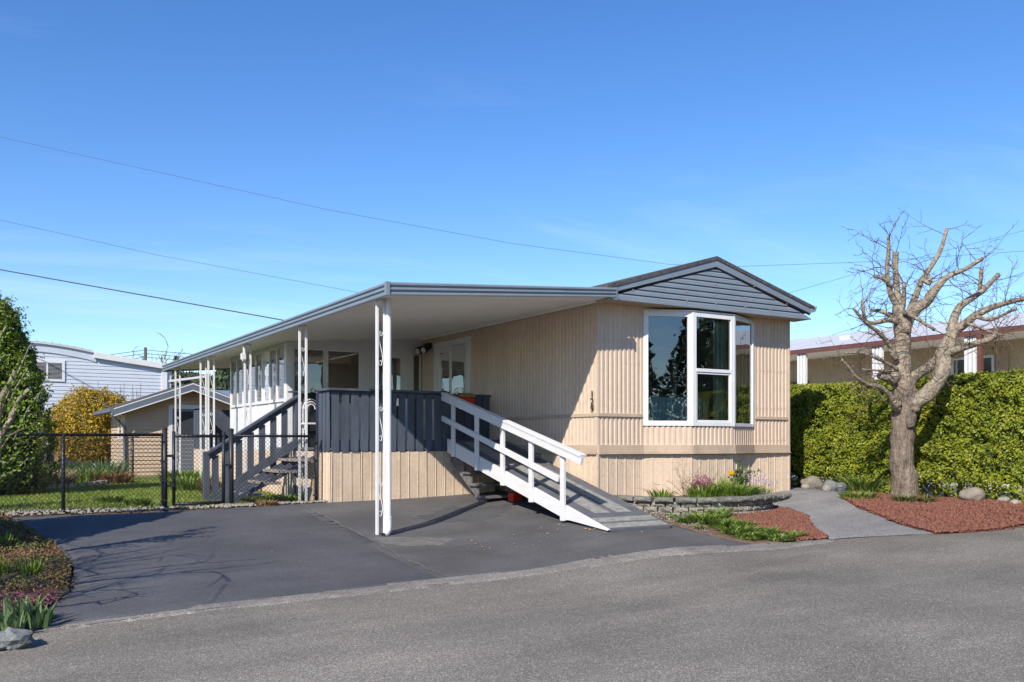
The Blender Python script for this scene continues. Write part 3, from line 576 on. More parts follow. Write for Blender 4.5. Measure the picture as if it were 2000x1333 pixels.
# house number
def digit(ch, y0, z0, h):
    cu = bpy.data.curves.new('t', 'FONT'); cu.body = ch; cu.size = h/0.70; cu.extrude = 0.005; cu.offset = -0.001
    to = bpy.data.objects.new('t', cu); COL.objects.link(to); dg = bpy.context.evaluated_depsgraph_get(); me = bpy.data.meshes.new_from_object(to.evaluated_get(dg))
    w = [v.co.x for v in me.vertices]; cx = (min(w)+max(w))/2
    mb = MB(); mb.add([(-.022 - v.co.z, y0 - (v.co.x-cx)*1.15, z0 + v.co.y) for v in me.vertices], [tuple(p.vertices) for p in me.polygons]); mb.build('house_number_digit', 'digit_black', home)
    COL.objects.unlink(to); bpy.data.objects.remove(to); bpy.data.curves.remove(cu); bpy.data.meshes.remove(me)
for i, ch in enumerate('129'): digit(ch, .12, 2.16 - i*.116, .104)

# ------------------------------------------------------------------ carport
cp = thing('carport', 'long flat white carport roof with grey ribbed fascia on scrolled white posts', 'carport', (-3.62, 0, .2))
CX, CY0, CY1 = -3.74, -.50, 14.25
ZCO, ZCI = 3.375, 3.655      # underside at the outer edge and at the house
def zc(x): return ZCO + (ZCI-ZCO)*(x-CX)/(0-CX)
mb = MB(); per = .115; k = int((CY1-CY0-.06)/per); pts = []
for i in range(k):
    for a, b in ((0,0),(.55,0),(.62,.018),(.93,.018)): pts.append((CY0+.04+(i+a)*per, b))
m_ = len(pts); mb.add([(CX+.02, y, zc(CX)+b) for y, b in pts] + [(-.012, y, zc(0)+b) for y, b in pts], [(i,i+1,m_+i+1,m_+i) for i in range(m_-1)])
mb.build('ceiling_panel', 'ceiling_white', cp)
mb = MB(); mb.prism([(CX+.015,CY0+.02,zc(CX)+.10),(-.10,CY0+.02,zc(0)+.07),(-.10,CY0+.02,zc(0)+.04),(CX+.015,CY0+.02,zc(CX)+.06)], (0,CY1-CY0-.04,0)); mb.build('roof_deck', 'pale_roof', cp)
# ribbed fascia profile: (outward, height)
FP = [(0,0),(.025,0),(.03,.012),(.03,.03),(.012,.042),(.012,.058),(.034,.074),(.034,.092),(.014,.104),(.014,.120),(.036,.136),(.036,.158),(.02,.172),(0,.172)]
fr = [(CX+.0, CY0-a, zc(CX)-.03+b) for a, b in FP]; fr2 = [(-.05, CY0-a, zc(0)-.03+b*.84) for a, b in FP]; n_ = len(FP)
MB().add(fr+fr2, [tuple(range(n_-1,-1,-1)), tuple(range(n_,2*n_))]+[(i,(i+1)%n_,n_+(i+1)%n_,n_+i) for i in range(n_)]).build('fascia', 'grey_metal', cp)
MB().prism([(CX-a, CY0-.0, zc(CX)-.03+b) for a, b in FP], (0,CY1-CY0,0)).build('fascia', 'grey_metal', cp)
MB().prism([(CX+.02, CY1-a*.0, zc(CX)-.03),(-.02,CY1,zc(0)-.03),(-.02,CY1,zc(0)+.13),(CX+.02,CY1,zc(CX)+.13)], (0,.03,0)).build('fascia', 'grey_metal', cp)
MB().box(CX-.042,CX+.016,CY0-.042,CY0+.016,zc(CX)-.034,zc(CX)+.146).build('fascia_corner_cap', 'grey_metal', cp, bevel=.004)
MB().box(-.052,-.03,CY0-.045,CY0+.02,zc(0)-.035,zc(0)+.12).build('fascia_end_cap', 'grey_trim', cp)
MB().box(-.035,-.013,CY0+.3,6.15,zc(0)-.035,zc(0)-.004).build('wall_flashing', 'ceiling_white', cp)
MB().box(-.022,-.012,CY0+.3,6.15,zc(0)-.06,zc(0)-.035).build('wall_flashing', 'siding_trim', cp)
def scroll_pts(x, y, z, h, hw, flip):
    pts = []
    for i in range(9):
        t = i/8*1.6*math.pi; r = .012 + .014*i/8; pts.append(((x - hw*.2 + r*math.cos(t+2.2)*1.0), y, z + h - .055 + r*math.sin(t+2.2)*1.7))
    for i in range(1, 6): t = i/6; pts.append((x + hw*.85*math.cos(math.pi*t), y, z + h - .05 - (h-.10)*t))
    for i in range(9):
        t = i/8*1.6*math.pi; r = .026 - .014*i/8; pts.append(((x + hw*.2 - r*math.cos(t+0.9)*1.0), y, z + .055 - r*math.sin(t+0.9)*1.7))
    return [Vector((x + (q[0]-x)*flip, q[1], q[2])) for q in pts]
def carport_post(x, y, zb, zt, hw=.055, down=False, nmot=3):
    p = MB(); p.box(x-hw-.018,x-hw+.018,y-.018,y+.018,zb,zt); p.box(x+hw-.018,x+hw+.018,y-.018,y+.018,zb,zt); p.box(x-hw+.018,x+hw-.018,y-.016,y+.016,zt-.03,zt-.002)
    po = p.build('post', 'white_paint', cp, bevel=.003)
    step = (zt-zb)/(nmot+.15)
    for i in range(nmot):
        s = MB(); z = zb + .25 + i*step; s.tube(scroll_pts(x, y, z, .50, hw-.018, -1), .0055, 5)
        s.build('scroll', 'white_paint', po, smooth=True)
    return po
PX = -3.62
for y, zb in ((0.0,.20),(3.2,.38),(6.5,.45),(9.45,.47),(10.2,.47),(13.0,.47)):
    carport_post(PX, y, zb, zc(PX)-.002, hw=.055 if y < 9 or y > 11 else .06)
dx, dy = PX+.088, -.055
d_ = MB(); d_.tube([(dx,dy,zc(PX)-.0),(dx,dy,.42)], .037, 14, cap=False); do = d_.build('downspout', 'white_paint', cp, smooth=True)
e_ = MB(); e_.tube([(dx,dy,.46),(dx,dy,.34),(dx-.012,dy-.01,.28),(dx-.045,dy-.03,.235),(dx-.10,dy-.06,.215)], [.047,.047,.047,.046,.044], 14, cap=False); e_.build('elbow', 'white_paint', do, smooth=True)
e_ = MB(); e_.tube([(dx,dy,.44),(dx,dy,.452)], .052, 14); e_.build('collar', 'white_paint', do)
e_ = MB(); e_.tube([(dx-.1,dy-.06,.214),(dx-.104,dy-.062,.212)], .038, 12); e_.build('mouth', 'dark_gap', do)
# loose gadget box on the third post
k = MB(); k.box(PX-.14,PX-.05,6.42,6.5,3.06,3.18); k.box(PX-.10,PX-.06,6.44,6.48,3.18,3.34); k.box(PX-.13,PX-.11,6.40,6.42,3.02,3.06); k.build('junction_box', 'white_paint', cp, bevel=.006)
k = MB(); k.tube([(-.5,7,zc(-.5)+.07),(-.5,7,zc(-.5)+.20)], .09, 14); k.tube([(-.5,7,zc(-.5)+.2),(-.5,7,zc(-.5)+.24),(-.5,7,zc(-.5)+.26)], [.13,.12,.04], 14); k.build('roof_vent', 'pale_roof', cp)

# ------------------------------------------------------------------ sunroom under the carport
SX, SY0, SY1, SZ0 = -2.93, 6.2, 10.46, 1.36
sr = thing('sunroom', 'white glazed sunroom porch with curtained windows under the carport', 'sunroom', (SX/2, SY0, SZ0))
k = MB(); k.box(SX-.03,SX+.10,SY0-.03,SY0+.10,SZ0-.4,zc(SX)-.002); k.build('corner_post', 'white_frame', sr, bevel=.005)
k = MB(); k.box(SX-.02,SX+.06,SY1-.1,SY1,SZ0-.4,zc(SX)-.002); k.build('corner_post', 'white_frame', sr)
k = MB(); k.box(SX+.1,-1.30,SY0,SY0+.06,SZ0-.1,2.20); k.build('front_panel', 'white_frame', sr)
k = MB(); k.box(SX+.1,-.02,SY0,SY0+.06,3.34,zc(SX)+.04); k.build('front_header', 'white_frame', sr)
k = MB(); k.prism([(SX+.1,SY0+.01,zc(SX)+.04),(-.02,SY0+.01,zc(SX)+.04),(-.02,SY0+.01,zc(-.02)-.004)], (0,.04,0)); k.build('front_header', 'white_frame', sr)
window_unit((SX+.1,SY0+.02), (-2.14,SY0+.02), 2.20, 3.34, sr, fw=.045, g='glass')
window_unit((-2.14,SY0+.02), (-1.38,SY0+.02), 2.20, 3.34, sr, fw=.05, g='glass_dim')
k = MB(); k.box(-1.38,-1.22,SY0-.005,SY0+.06,SZ0,3.34); k.build('door_jamb', 'white_frame', sr)
k = MB(); k.box(-1.22,-1.08,SY0+.01,SY0+.05,SZ0,3.34); k.box(-.50,-.36,SY0+.01,SY0+.05,SZ0,3.34); k.box(-1.08,-.50,SY0+.012,SY0+.05,SZ0,1.95); k.box(-1.08,-.5,SY0+.012,SY0+.05,3.22,3.34); dor = k.build('door', 'white_frame', sr, bevel=.004)
MB().add([(-1.08,SY0+.02,1.95),(-.5,SY0+.02,1.95),(-.5,SY0+.02,3.22),(-1.08,SY0+.02,3.22)], [(0,1,2,3)]).build('pane', 'glass', dor)
k = MB()
for r in (.16, .20):
    k.tube([(-1.0 + r*math.cos(t), SY0-.004, 2.35 + r*1.5*math.sin(t)) for t in np.linspace(.2, math.pi, 14)], .006, 5)
k.build('scroll_grille', 'white_frame', dor)
k = MB(); k.box(-.36,-.24,SY0-.005,SY0+.06,SZ0,3.34); k.build('door_jamb', 'white_frame', sr)
window_unit((-.24,SY0+.02), (-.03,SY0+.02), 1.5, 3.34, sr, fw=.035, g='glass_dim')
# side: panes in pairs over white panels
ny = 8; yy = np.linspace(SY1-.1, SY0+.1, ny+1)
for i in range(ny):
    window_unit((SX,yy[i]), (SX,yy[i+1]), 2.30, 3.36, sr, fw=.022 if i % 2 else .028, g='glass_dim' if i % 2 == 0 else 'glass')
k = MB(); k.box(SX,SX+.05,SY0+.1,SY1-.1,3.36,zc(SX)-.003); k.build('side_header', 'white_frame', sr)
for i in range(4):
    a, b = yy[i*2], yy[i*2+2]; k = MB(); k.box(SX,SX+.05,b,a,SZ0-.1,2.30); k.box(SX-.02,SX,b+.005,b+.045,SZ0-.1,2.26); k.build('side_panel', 'white_frame', sr)
k = MB(); k.box(SX-.03,SX,SY0+.1,SY1-.1,2.265,2.30); k.build('side_sill', 'white_frame', sr)
k = MB(); k.box(SX,-.02,SY1-.06,SY1,SZ0,zc(SX)-.005); k.build('rear_wall', 'white_frame', sr)
k = MB(); k.box(SX+.05,-.02,SY0+.06,SY1-.06,SZ0-.15,SZ0); k.build('floor', 'worn_wood', sr)
cols = ['pale_curtain', 'pale_curtain', 'rose_curtain', 'pale_curtain']
for i in range(4):
    a, b = yy[i*2], yy[i*2+2]; curtain((SX+.16, b+.30), (SX+.16, b+.10), 1.5, 3.3, cols[i], sr, 4, .03)
    MB().add([(SX+.09,a-.03,2.3),(SX+.09,(a+b)/2+.02,2.3),(SX+.09,(a+b)/2+.02,3.36),(SX+.09,a-.03,3.36)], [(0,1,2,3)]).build('dark_pane_backing', 'dark_screen', sr)  # flat dark sheet behind the first pane of each pair

# ------------------------------------------------------------------ deck with railing
DXL, DYF, DZF = -3.29, 2.80, 1.36
dk = thing('porch_deck', 'raised porch deck with navy slatted railing and beige skirting', 'deck', (-1.7, DYF, .5))
nb = 22; bw = (SY0-DYF-.02)/nb
pl = MB().box(0,-DXL-.03,0,bw-.006,0,.03).build('floor_board', 'worn_wood', None); pl.parent = dk; o0 = ORG[dk]
for i in range(nb):
    o = pl if i == 0 else share(pl, dk, (0,0,0)); o.location = (DXL-o0.x, DYF+.01+i*bw-o0.y, DZF-.03-o0.z)
MB().box(DXL+.02,-.03,DYF+.035,DYF+.075,1.12,1.328).build('rim_joist', 'navy_wood', dk); MB().box(DXL+.02,DXL+.06,DYF+.08,SY0,1.12,1.328).build('rim_joist', 'navy_wood', dk)
skirt_run(SK_DECK, dk, (DXL-.0,DYF-.0), (-.2,DYF-.0), .010); skirt_run(SK_DECK, dk, (DXL,SY1), (DXL,DYF+.0), .008)
sl = MB().box(-.060,.060,-.018,0,0,.97).build('railing_slat', 'navy_wood', None); sl.parent = dk
XE = -1.17; ns = 13
for i in range(ns):
    x = DXL+.075 + i*(XE-DXL-.10)/(ns-1); o = sl if i == 0 else share(sl, dk, (0,0,0)); o.location = (x-o0.x, DYF-.004-o0.y, 1.305-o0.z + random.uniform(-.004,.004)); o.rotation_euler = (0, random.uniform(-.004,.004), 0)
for i in range(4):
    o = share(sl, dk, (0,0,0)); o.location = (DXL-.004-o0.x, DYF+.09+i*.17-o0.y, 1.305-o0.z); o.rotation_euler = (0,0,-math.pi/2)
MB().box(DXL-.06,XE+.03,DYF-.075,DYF+.065,2.298,2.336).build('top_rail', 'navy_wood', dk, bevel=.006)
MB().box(DXL-.06,DXL+.08,DYF+.066,3.44,2.298,2.336).build('top_rail', 'navy_wood', dk, bevel=.006)
MB().box(DXL+.02,XE,DYF+.002,DYF+.04,2.20,2.297).build('under_rail', 'navy_wood', dk); MB().box(DXL+.002,DXL+.04,DYF+.05,3.40,2.20,2.297).build('under_rail', 'navy_wood', dk)
MB().box(DXL+.02,XE,DYF+.002,DYF+.034,1.33,1.50).build('bottom_rail', 'navy_wood', dk)
for x, y in ((DXL+.08,DYF+.09),(XE-.02,DYF+.09),(DXL+.06,3.36)):
    MB().box(x-.045,x+.045,y-.045,y+.045,1.33,2.36 if x > -2 else 2.297).build('railing_post', 'navy_wood', dk, bevel=.005)
# short return panel by the house wall, behind the head of the ramp
o_ = MB().box(-.95,-.03,3.30,3.335,1.40,2.30).build('return_panel', 'navy_wood', dk); MB().box(-1.0,-.02,3.25,3.38,2.301,2.335).build('top_rail', 'navy_wood', dk)
for i in range(5):
    o = share(sl, dk, (0,0,0)); o.location = (-.88+i*.19-o0.x, 3.295-o0.y, 1.36-o0.z)
# rear railing run left of the sunroom
for i in range(10):
    o = share(sl, dk, (0,0,0)); o.location = (DXL-.004-o0.x, 11.0+i*.17-o0.y, 1.305-o0.z); o.rotation_euler = (0,0,-math.pi/2)
MB().box(DXL-.06,DXL+.08,10.9,12.75,2.298,2.336).build('top_rail', 'navy_wood', dk); MB().box(DXL+.01,-.5,10.5,12.7,1.30,1.33).build('rear_floor', 'worn_wood', dk)
MB().box(DXL+.0,DXL+.03,10.5,12.7,.4,1.30).build('rear_skirting', 'skirting', dk); MB().box(DXL,-.3,12.7,12.73,.4,2.3).build('rear_panel', 'navy_wood', dk)

# ------------------------------------------------------------------ side stairs
st = thing('deck_stairs', 'weathered navy side stairs with slatted handrail descending to the lawn', 'stairs', (-3.9, 4.0, .45))
YA, YB = 3.46, 4.52; o0 = ORG[st]
td = MB().box(-.15,.13,YA-4.0,YB-4.0,-.045,0).build('tread', 'tread_wood', None, bevel=.006); td.parent = st
for i in range(5):
    o = td if i == 0 else share(td, st, (0,0,0)); o.location = (-3.48-.275*i-o0.x, 0, 1.175-.185*i-o0.z)
for y in (YA+.06, (YA+YB)/2, YB-.06):
    MB().bar((DXL-.02,y,1.20), (-4.85,y,.42), .04, .07).build('stringer', 'navy_wood', st)
MB().bar((DXL+.05,YB+.03,2.30), (-4.85,YB+.03,1.26), .14, .04).build('handrail', 'navy_wood', st, bevel=.004)
MB().bar((DXL+.05,YB+.03,2.235), (-4.82,YB+.03,1.205), .035, .09).build('handrail_brace', 'navy_wood', st)
MB().bar((DXL,YB+.0,1.70-.25), (-4.85,YB+.0,.66-.23), .035, .14).build('lower_rail', 'navy_wood', st)
for i in range(7):
    x = -3.5 - .20*i; z = 1.20 + (x-DXL)*.665; MB().box(x-.055,x+.055,YB+.03,YB+.05,z-.10,z+.99-.02).build('baluster', 'navy_wood', st)
for x, zt in ((DXL+.02,2.34),(-4.85,1.30)):
    MB().box(x-.05,x+.05,YB+.0,YB+.09,.4,zt).build('newel_post', 'navy_wood', st, bevel=.005)
MB().box(DXL-.12,DXL+.12,YB-.03,YB+.12,2.341,2.37).build('newel_cap', 'navy_wood', st)

# ------------------------------------------------------------------ ramp
rp = thing('access_ramp', 'white railed wooden access ramp leading from driveway up to porch', 'ramp', (-.66, .4, .3))
RX0, RX1 = -1.20, -.14
def zr(y): return 1.43 - .26*(2.35-y)
def zh(y): return 2.30 - .253*(2.76-y)
Y0, Y1r = -1.86, 2.70
mb = MB(); mb.prism([(RX0-.02,Y1r,zr(Y1r)),(RX0-.02,Y0,zr(Y0)-.02),(RX0-.02,Y0+.02,zr(Y0)-.04),(RX0-.02,-1.0,zr(-1.0)-.19),(RX0-.02,-.9,zr(-.9)-.215),(RX0-.02,Y1r,zr(Y1r)-.24)], (.04,0,0)); mb.build('stringer', 'ramp_white', rp, bevel=.004)
mb = MB(); mb.prism([(RX1-.02,Y1r,zr(Y1r)),(RX1-.02,Y0,zr(Y0)-.02),(RX1-.02,Y0+.02,zr(Y0)-.04),(RX1-.02,-.9,zr(-.9)-.2),(RX1-.02,Y1r,zr(Y1r)-.24)], (.04,0,0)); mb.build('stringer', 'worn_wood', rp)
mb = MB(); mb.prism([(RX0+.022,Y1r,zr(Y1r)-.02),(RX0+.022,Y0,zr(Y0)-.015),(RX0+.022,Y0,zr(Y0)-.05),(RX0+.022,Y1r,zr(Y1r)-.055)], (RX1-RX0-.044,0,0)); mb.build('ramp_floor', 'ramp_deck', rp)
def slab(x0, x1, y0, y1, h, name, m):
    MB().add([(x0,y0,zr(y0)-.02),(x1,y0,zr(y0)-.02),(x1,y1,zr(y1)-.02),(x0,y1,zr(y1)-.02),(x0,y0,zr(y0)-.02+h),(x1,y0,zr(y0)-.02+h),(x1,y1,zr(y1)-.02+h),(x0,y1,zr(y1)-.02+h)],
       [(3,2,1,0),(4,5,6,7),(0,1,5,4),(1,2,6,5),(2,3,7,6),(3,0,4,7)]).build(name, m, rp)
slab(RX0+.22, RX0+.48, -1.25, 2.5, .008, 'grip_strip', 'ramp_strip'); slab(RX0+.60, RX0+.86, -1.25, 2.5, .008, 'grip_strip', 'ramp_strip')
slab(RX0+.03, RX1-.03, -1.82, -1.66, .009, 'tread_plate', 'ramp_strip'); slab(RX0+.03, RX1-.03, -1.60, -1.44, .009, 'tread_plate', 'ramp_strip')
for y in (-.85,-.03,.79,1.61,2.43):
    MB().box(RX0-.065,RX0-.022,y-.045,y+.045,zr(y)-.24,zh(y)-.03).build('rail_post', 'ramp_white', rp, bevel=.004)
for ya, yb in ((-1.36,.77),(.772,2.76)):
    MB().bar((RX0-.085,yb,zh(yb)-.06), (RX0-.085,ya,zh(ya)-.06), .038, .105).build('handrail', 'ramp_white', rp, bevel=.004)
    MB().bar((RX0-.06,yb,zh(yb)+.012), (RX0-.06,ya,zh(ya)+.012), .11, .036).build('handrail_cap', 'ramp_white', rp, bevel=.004)
def zm(y): return 1.905 - .262*(2.76-y)
for ya, yb in ((-.80,.79),(.792,2.76)):
    MB().bar((RX0-.084,yb,zm(yb)-.03), (RX0-.084,ya,zm(ya)-.03), .036, .09).build('mid_rail', 'ramp_white', rp, bevel=.004)
# steps underneath
us = thing('porch_steps', 'old dark wooden steps tucked underneath the ramp', 'steps', (-.7, 2.0, .5))
for x in (-1.13, -.28):
    pts = [(x,2.74,1.30),(x,2.50,1.30)]; z = 1.30; y = 2.50
    for i in range(4): z -= .19; pts.append((x,y,z)); y -= .235; pts.append((x,y,z))
    pts += [(x,y,.46),(x,y+.14,.46),(x,2.74,1.12)]
    MB().prism(pts, (.04,0,0)).build('stringer', 'worn_wood', us)
for i in range(4): MB().box(-1.17,-.2,2.50-.235*(i+1)-.03,2.50-.235*i,1.30-.19*(i+1)+.002,1.30-.19*(i+1)+.04).build('tread', 'worn_wood', us)
k = MB(); k.box(-.75,-.58,1.28,1.45,.46,.63); rb = k.build('red_box', 'red_paint', None, bevel=.01); tag(rb, 'small red box on the asphalt under the ramp', 'box'); 
# mailbox and porch clutter
mbx = thing('mailbox', 'small red mailbox with gold lid on the dark porch railing', 'mailbox', (-.55,3.22,2.10))
MB().box(-.69,-.42,3.16,3.285,2.04,2.28).build('body', 'red_paint', mbx, bevel=.015); MB().prism([(-.71,3.14,2.281),(-.71,3.29,2.281),(-.71,3.29,2.36),(-.71,3.16,2.31)], (.31,0,0)).build('lid', 'brass', mbx); MB().box(-.50,-.46,3.15,3.18,1.96,2.06).build('newspaper_hook', 'brass', mbx)
ch = thing('garden_chair', 'white scrolled metal chair on the porch beside a covered grill', 'chair', (-2.6,5.6,1.36))
k = MB()
for r in (.08,.12,.16): k.tube([(-2.6 + r*math.cos(t), 5.75, 2.10 + r*1.2*math.sin(t)) for t in np.linspace(0, math.pi, 12)], .011, 6)
k.tube([(-2.76,5.75,1.36),(-2.76,5.75,2.1)], .012, 6); k.tube([(-2.44,5.75,1.36),(-2.44,5.75,2.1)], .012, 6); k.build('backrest', 'white_paint', ch)
MB().box(-2.84,-2.36,5.32,5.74,1.80,1.83).build('seat', 'white_paint', ch)
for sx in (-2.82,-2.38): MB().tube([(sx,5.34,1.36),(sx,5.34,1.80)], .012, 6).build('leg', 'white_paint', ch)
gr = thing('barbecue_grill', 'black covered barbecue grill on the porch by the sunroom corner', 'grill', (-2.45,5.95,1.36))
rock('cover', (-2.45,5.98,2.10), .36, 'black_metal', gr, 3, (.8,.4,.95), 3, .2)
MB().box(-2.7,-2.2,5.85,6.12,1.36,1.9).build('cabinet', 'black_metal', gr, bevel=.02)
# ------------------------------------------------------------------ chain link fence and gate
FY = 3.12
def chain(mb, x0, x1, z0, z1, y, p=.064, r=.0024):
    H = z1-z0
    def wire(a, b, yy):
        d = (b-a).normalized(); s = Vector((-d.z, 0, d.x))
        for t0 in (0,):
            v = []
            for q in (a, b):
                v += [q + s*r, q - s*r*.5 + Vector((0,r,0)), q - s*r*.5 - Vector((0,r,0))]
            mb.add(v, [(0,1,4,3),(1,2,5,4),(2,0,3,5)])
    k = int((x1-x0+H)/p)+1
    for i in range(k):
        for sgn in (1, -1):
            xs = x0 - H + i*p if sgn > 0 else x0 + i*p
            a = Vector((xs, y + .002*sgn, z0)); b = Vector((xs + sgn*H, y + .002*sgn, z1))
            def clip(a, b):
                t0, t1 = 0, 1; dx = b.x-a.x
                ta, tb = (x0-a.x)/dx, (x1-a.x)/dx
                if ta > tb: ta, tb = tb, ta
                return max(t0, ta), min(t1, tb)
            t0, t1 = clip(a, b)
            if t1-t0 > .01: wire(a.lerp(b, t0), a.lerp(b, t1), y)
    return mb
def fence(name, label, xs, zb, zt, y, ends=(True, True), fat=()):
    t = thing(name, label, 'fence', (xs[0], y, zb))
    for i, x in enumerate(xs):
        r = .038 if i in fat else .026; MB().tube([(x,y,zb-.1),(x,y,zt+(.07 if i in fat else .0))], r, 12).build('post', 'black_metal', t, smooth=True)
        if i in fat: MB().tube([(x,y,zt+.07),(x,y,zt+.085),(x,y,zt+.10)], [r+.006,r+.004,.012], 12).build('post_cap', 'black_metal', t)
    MB().tube([(xs[0],y,zt-.02),(xs[-1],y,zt-.02)], .021, 10).build('top_rail', 'black_metal', t, smooth=True)
    chain(MB(), xs[0]+.03, xs[-1]-.03, zb+.02, zt+.02, y-.03).build('chain_mesh', 'fence_mesh', t)
    MB().bar((xs[-1]-.05,y-.03,zb+.03), (xs[-1]-.05,y-.03,zt), .012, .012, (1,0,0)).build('tension_bar', 'black_metal', t)
    for z in np.linspace(zb+.12, zt-.12, 4): MB().box(xs[-1]-.07,xs[-1]+.02,y-.04,y-.025,z-.012,z+.012).build('clamp', 'black_metal', t)
    return t
fence('chain_link_fence', 'black chain link fence section left of the gate', [-12.0,-9.6,-7.17,-5.79], .46, 1.585, FY, fat=(3,))
fence('chain_link_fence', 'black chain link fence section between gate and porch deck', [-4.80,-3.42], .47, 1.575, FY, fat=(0,))
# a second run deeper in the yard, seen over the first
t = fence('chain_link_fence', 'black chain link fence run deeper in the yard ending at the shed', [-14,-11.5,-9,-6.6,-4.35], .5, 1.66, 15.2)
gt = thing('chain_link_gate', 'black chain link garden gate on two hinges', 'gate', (-5.7, FY, .47)); g0, g1, z0, z1 = -5.66, -4.92, .50, 1.57
MB().tube([(g0,FY,z0),(g0,FY,z1+.05)], .026, 10).build('frame_bar', 'black_metal', gt, smooth=True); MB().tube([(g1,FY,z0),(g1,FY,z1+.05)], .026, 10).build('frame_bar', 'black_metal', gt, smooth=True)
MB().tube([(g0,FY,z1-.02),(g1,FY,z1-.02)], .024, 10).build('frame_bar', 'black_metal', gt, smooth=True); MB().tube([(g0,FY,z0+.02),(g1,FY,z0+.02)], .024, 10).build('frame_bar', 'black_metal', gt, smooth=True)
chain(MB(), g0+.03, g1-.03, z0+.03, z1+.01, FY-.028).build('chain_mesh', 'fence_mesh', gt)
for z in (.8,1.25): MB().box(g0-.10,g0,FY-.05,FY+.03,z-.02,z+.02).build('hinge', 'black_metal', gt)
MB().box(g1-.02,g1+.09,FY-.06,FY-.03,1.08,1.12).build('latch', 'black_metal', gt)
# ------------------------------------------------------------------ shed
def lap(mb, p, q, z0, z1, pitch, lip=.018, top=None):
    """overlapping boards from p to q; n outward = (d.y,-d.x); top(s) trims under a gable"""
    p = Vector(p); q = Vector(q); L = (q-p).length; d = (q-p)/L; n = Vector((d.y, -d.x)); z = z0
    while z < z1-.002:
        zz = min(z+pitch, z1); a0, a1 = (0, L)
        if top:
            r = top(zz)
            if r is None: break
            a0, a1 = r
        A = p + d*a0; B = p + d*a1
        mb.add([(A.x+n.x*lip,A.y+n.y*lip,z),(B.x+n.x*lip,B.y+n.y*lip,z),(B.x+n.x*.004,B.y+n.y*.004,zz),(A.x+n.x*.004,A.y+n.y*.004,zz),(A.x,A.y,z),(B.x,B.y,z)], [(0,1,2,3),(4,5,1,0)]); z = zz
    return mb
sh = thing('garden_shed', 'small beige gabled shed with grey roof edge and dark door behind gate', 'shed', (-2.32, 17.7, .5))
sx0, sx1, sy, sy1, zb = -4.15, -.50, 17.7, 20.6, .47
def shtop(z):
    if z <= 2.52: return (0, sx1-sx0)
    t = (z-2.52)/(3.12-2.52); h = (sx1-sx0)/2
    return None if t >= 1 else (h*t, sx1-sx0-h*t)
lap(MB(), (sx0,sy), (sx1,sy), zb, 3.1, .115, .032, top=shtop).build('front_siding', 'shed_siding', sh)
lap(MB(), (sx0,sy1), (sx0,sy), zb, 2.55, .115, .03).build('side_siding', 'shed_siding', sh)
MB().box(sx0+.01,sx1-.01,sy+.01,sy1,zb-.1,2.5).build('wall_core', 'shed_siding', sh)
for x in (sx0,): MB().box(x-.025,x+.08,sy-.025,sy+.03,zb,2.5).build('corner_board', 'shed_siding', sh)
# roof
ov = .45; ex = .40; zr0 = 2.50; xm = (sx0+sx1)/2; zrid = 3.28
def rz(x): return zrid - abs(x-xm)*(zrid-2.62)/(xm-sx0)
for s in (0,1):
    xe = sx0-ex if s == 0 else sx1+ex
    MB().prism([(xe,sy-ov,rz(xe)),(xm,sy-ov,zrid),(xm,sy-ov,zrid-.06),(xe,sy-ov,rz(xe)-.06)], (0,sy1-sy+2*ov,0)).build('roof', 'shingle', sh)
    MB().prism([(xe,sy-ov-.03,rz(xe)-.06),(xm,sy-ov-.03,zrid-.06),(xm,sy-ov-.03,zrid-.23),(xe,sy-ov-.03,rz(xe)-.23)], (0,.035,0)).build('barge_board', 'grey_trim', sh)
    MB().prism([(xe,sy-ov-.036,rz(xe)-.028),(xm,sy-ov-.036,zrid-.028),(xm,sy-ov-.036,zrid-.06),(xe,sy-ov-.036,rz(xe)-.06)], (0,.02,0)).build('barge_edge', 'white_paint', sh)
    MB().prism([(xe,sy-ov-.034,rz(xe)-.23),(xm,sy-ov-.034,zrid-.23),(xm,sy-ov-.034,zrid-.262),(xe,sy-ov-.034,rz(xe)-.262)], (0,.04,0)).build('barge_lower_edge', 'white_paint', sh)
    MB().prism([(xe,sy-ov+.01,rz(xe)-.075),(xm,sy-ov+.01,zrid-.075),(xm,sy-ov+.01,zrid-.09),(xe,sy-ov+.01,rz(xe)-.09)], (0,ov-.02,0)).build('eave_soffit', 'soffit', sh)
gx = sx0-ex
MB().prism([(gx,sy-ov+.02,rz(gx)-.02),(gx-.11,sy-ov+.02,rz(gx)-.03),(gx-.10,sy-ov+.02,rz(gx)-.13),(gx,sy-ov+.02,rz(gx)-.16)], (0,sy1-sy+2*ov-.05,0)).build('gutter', 'grey_trim', sh)
MB().tube([(gx-.03,sy-ov+.06,rz(gx)-.1),(gx-.03,sy-ov+.06,rz(gx)-.25),(sx0-.05,sy-.06,rz(gx)-.55),(sx0-.05,sy-.06,.62),(sx0-.1,sy-.14,.55)], .04, 8).build('downspout', 'grey_trim', sh, smooth=True)
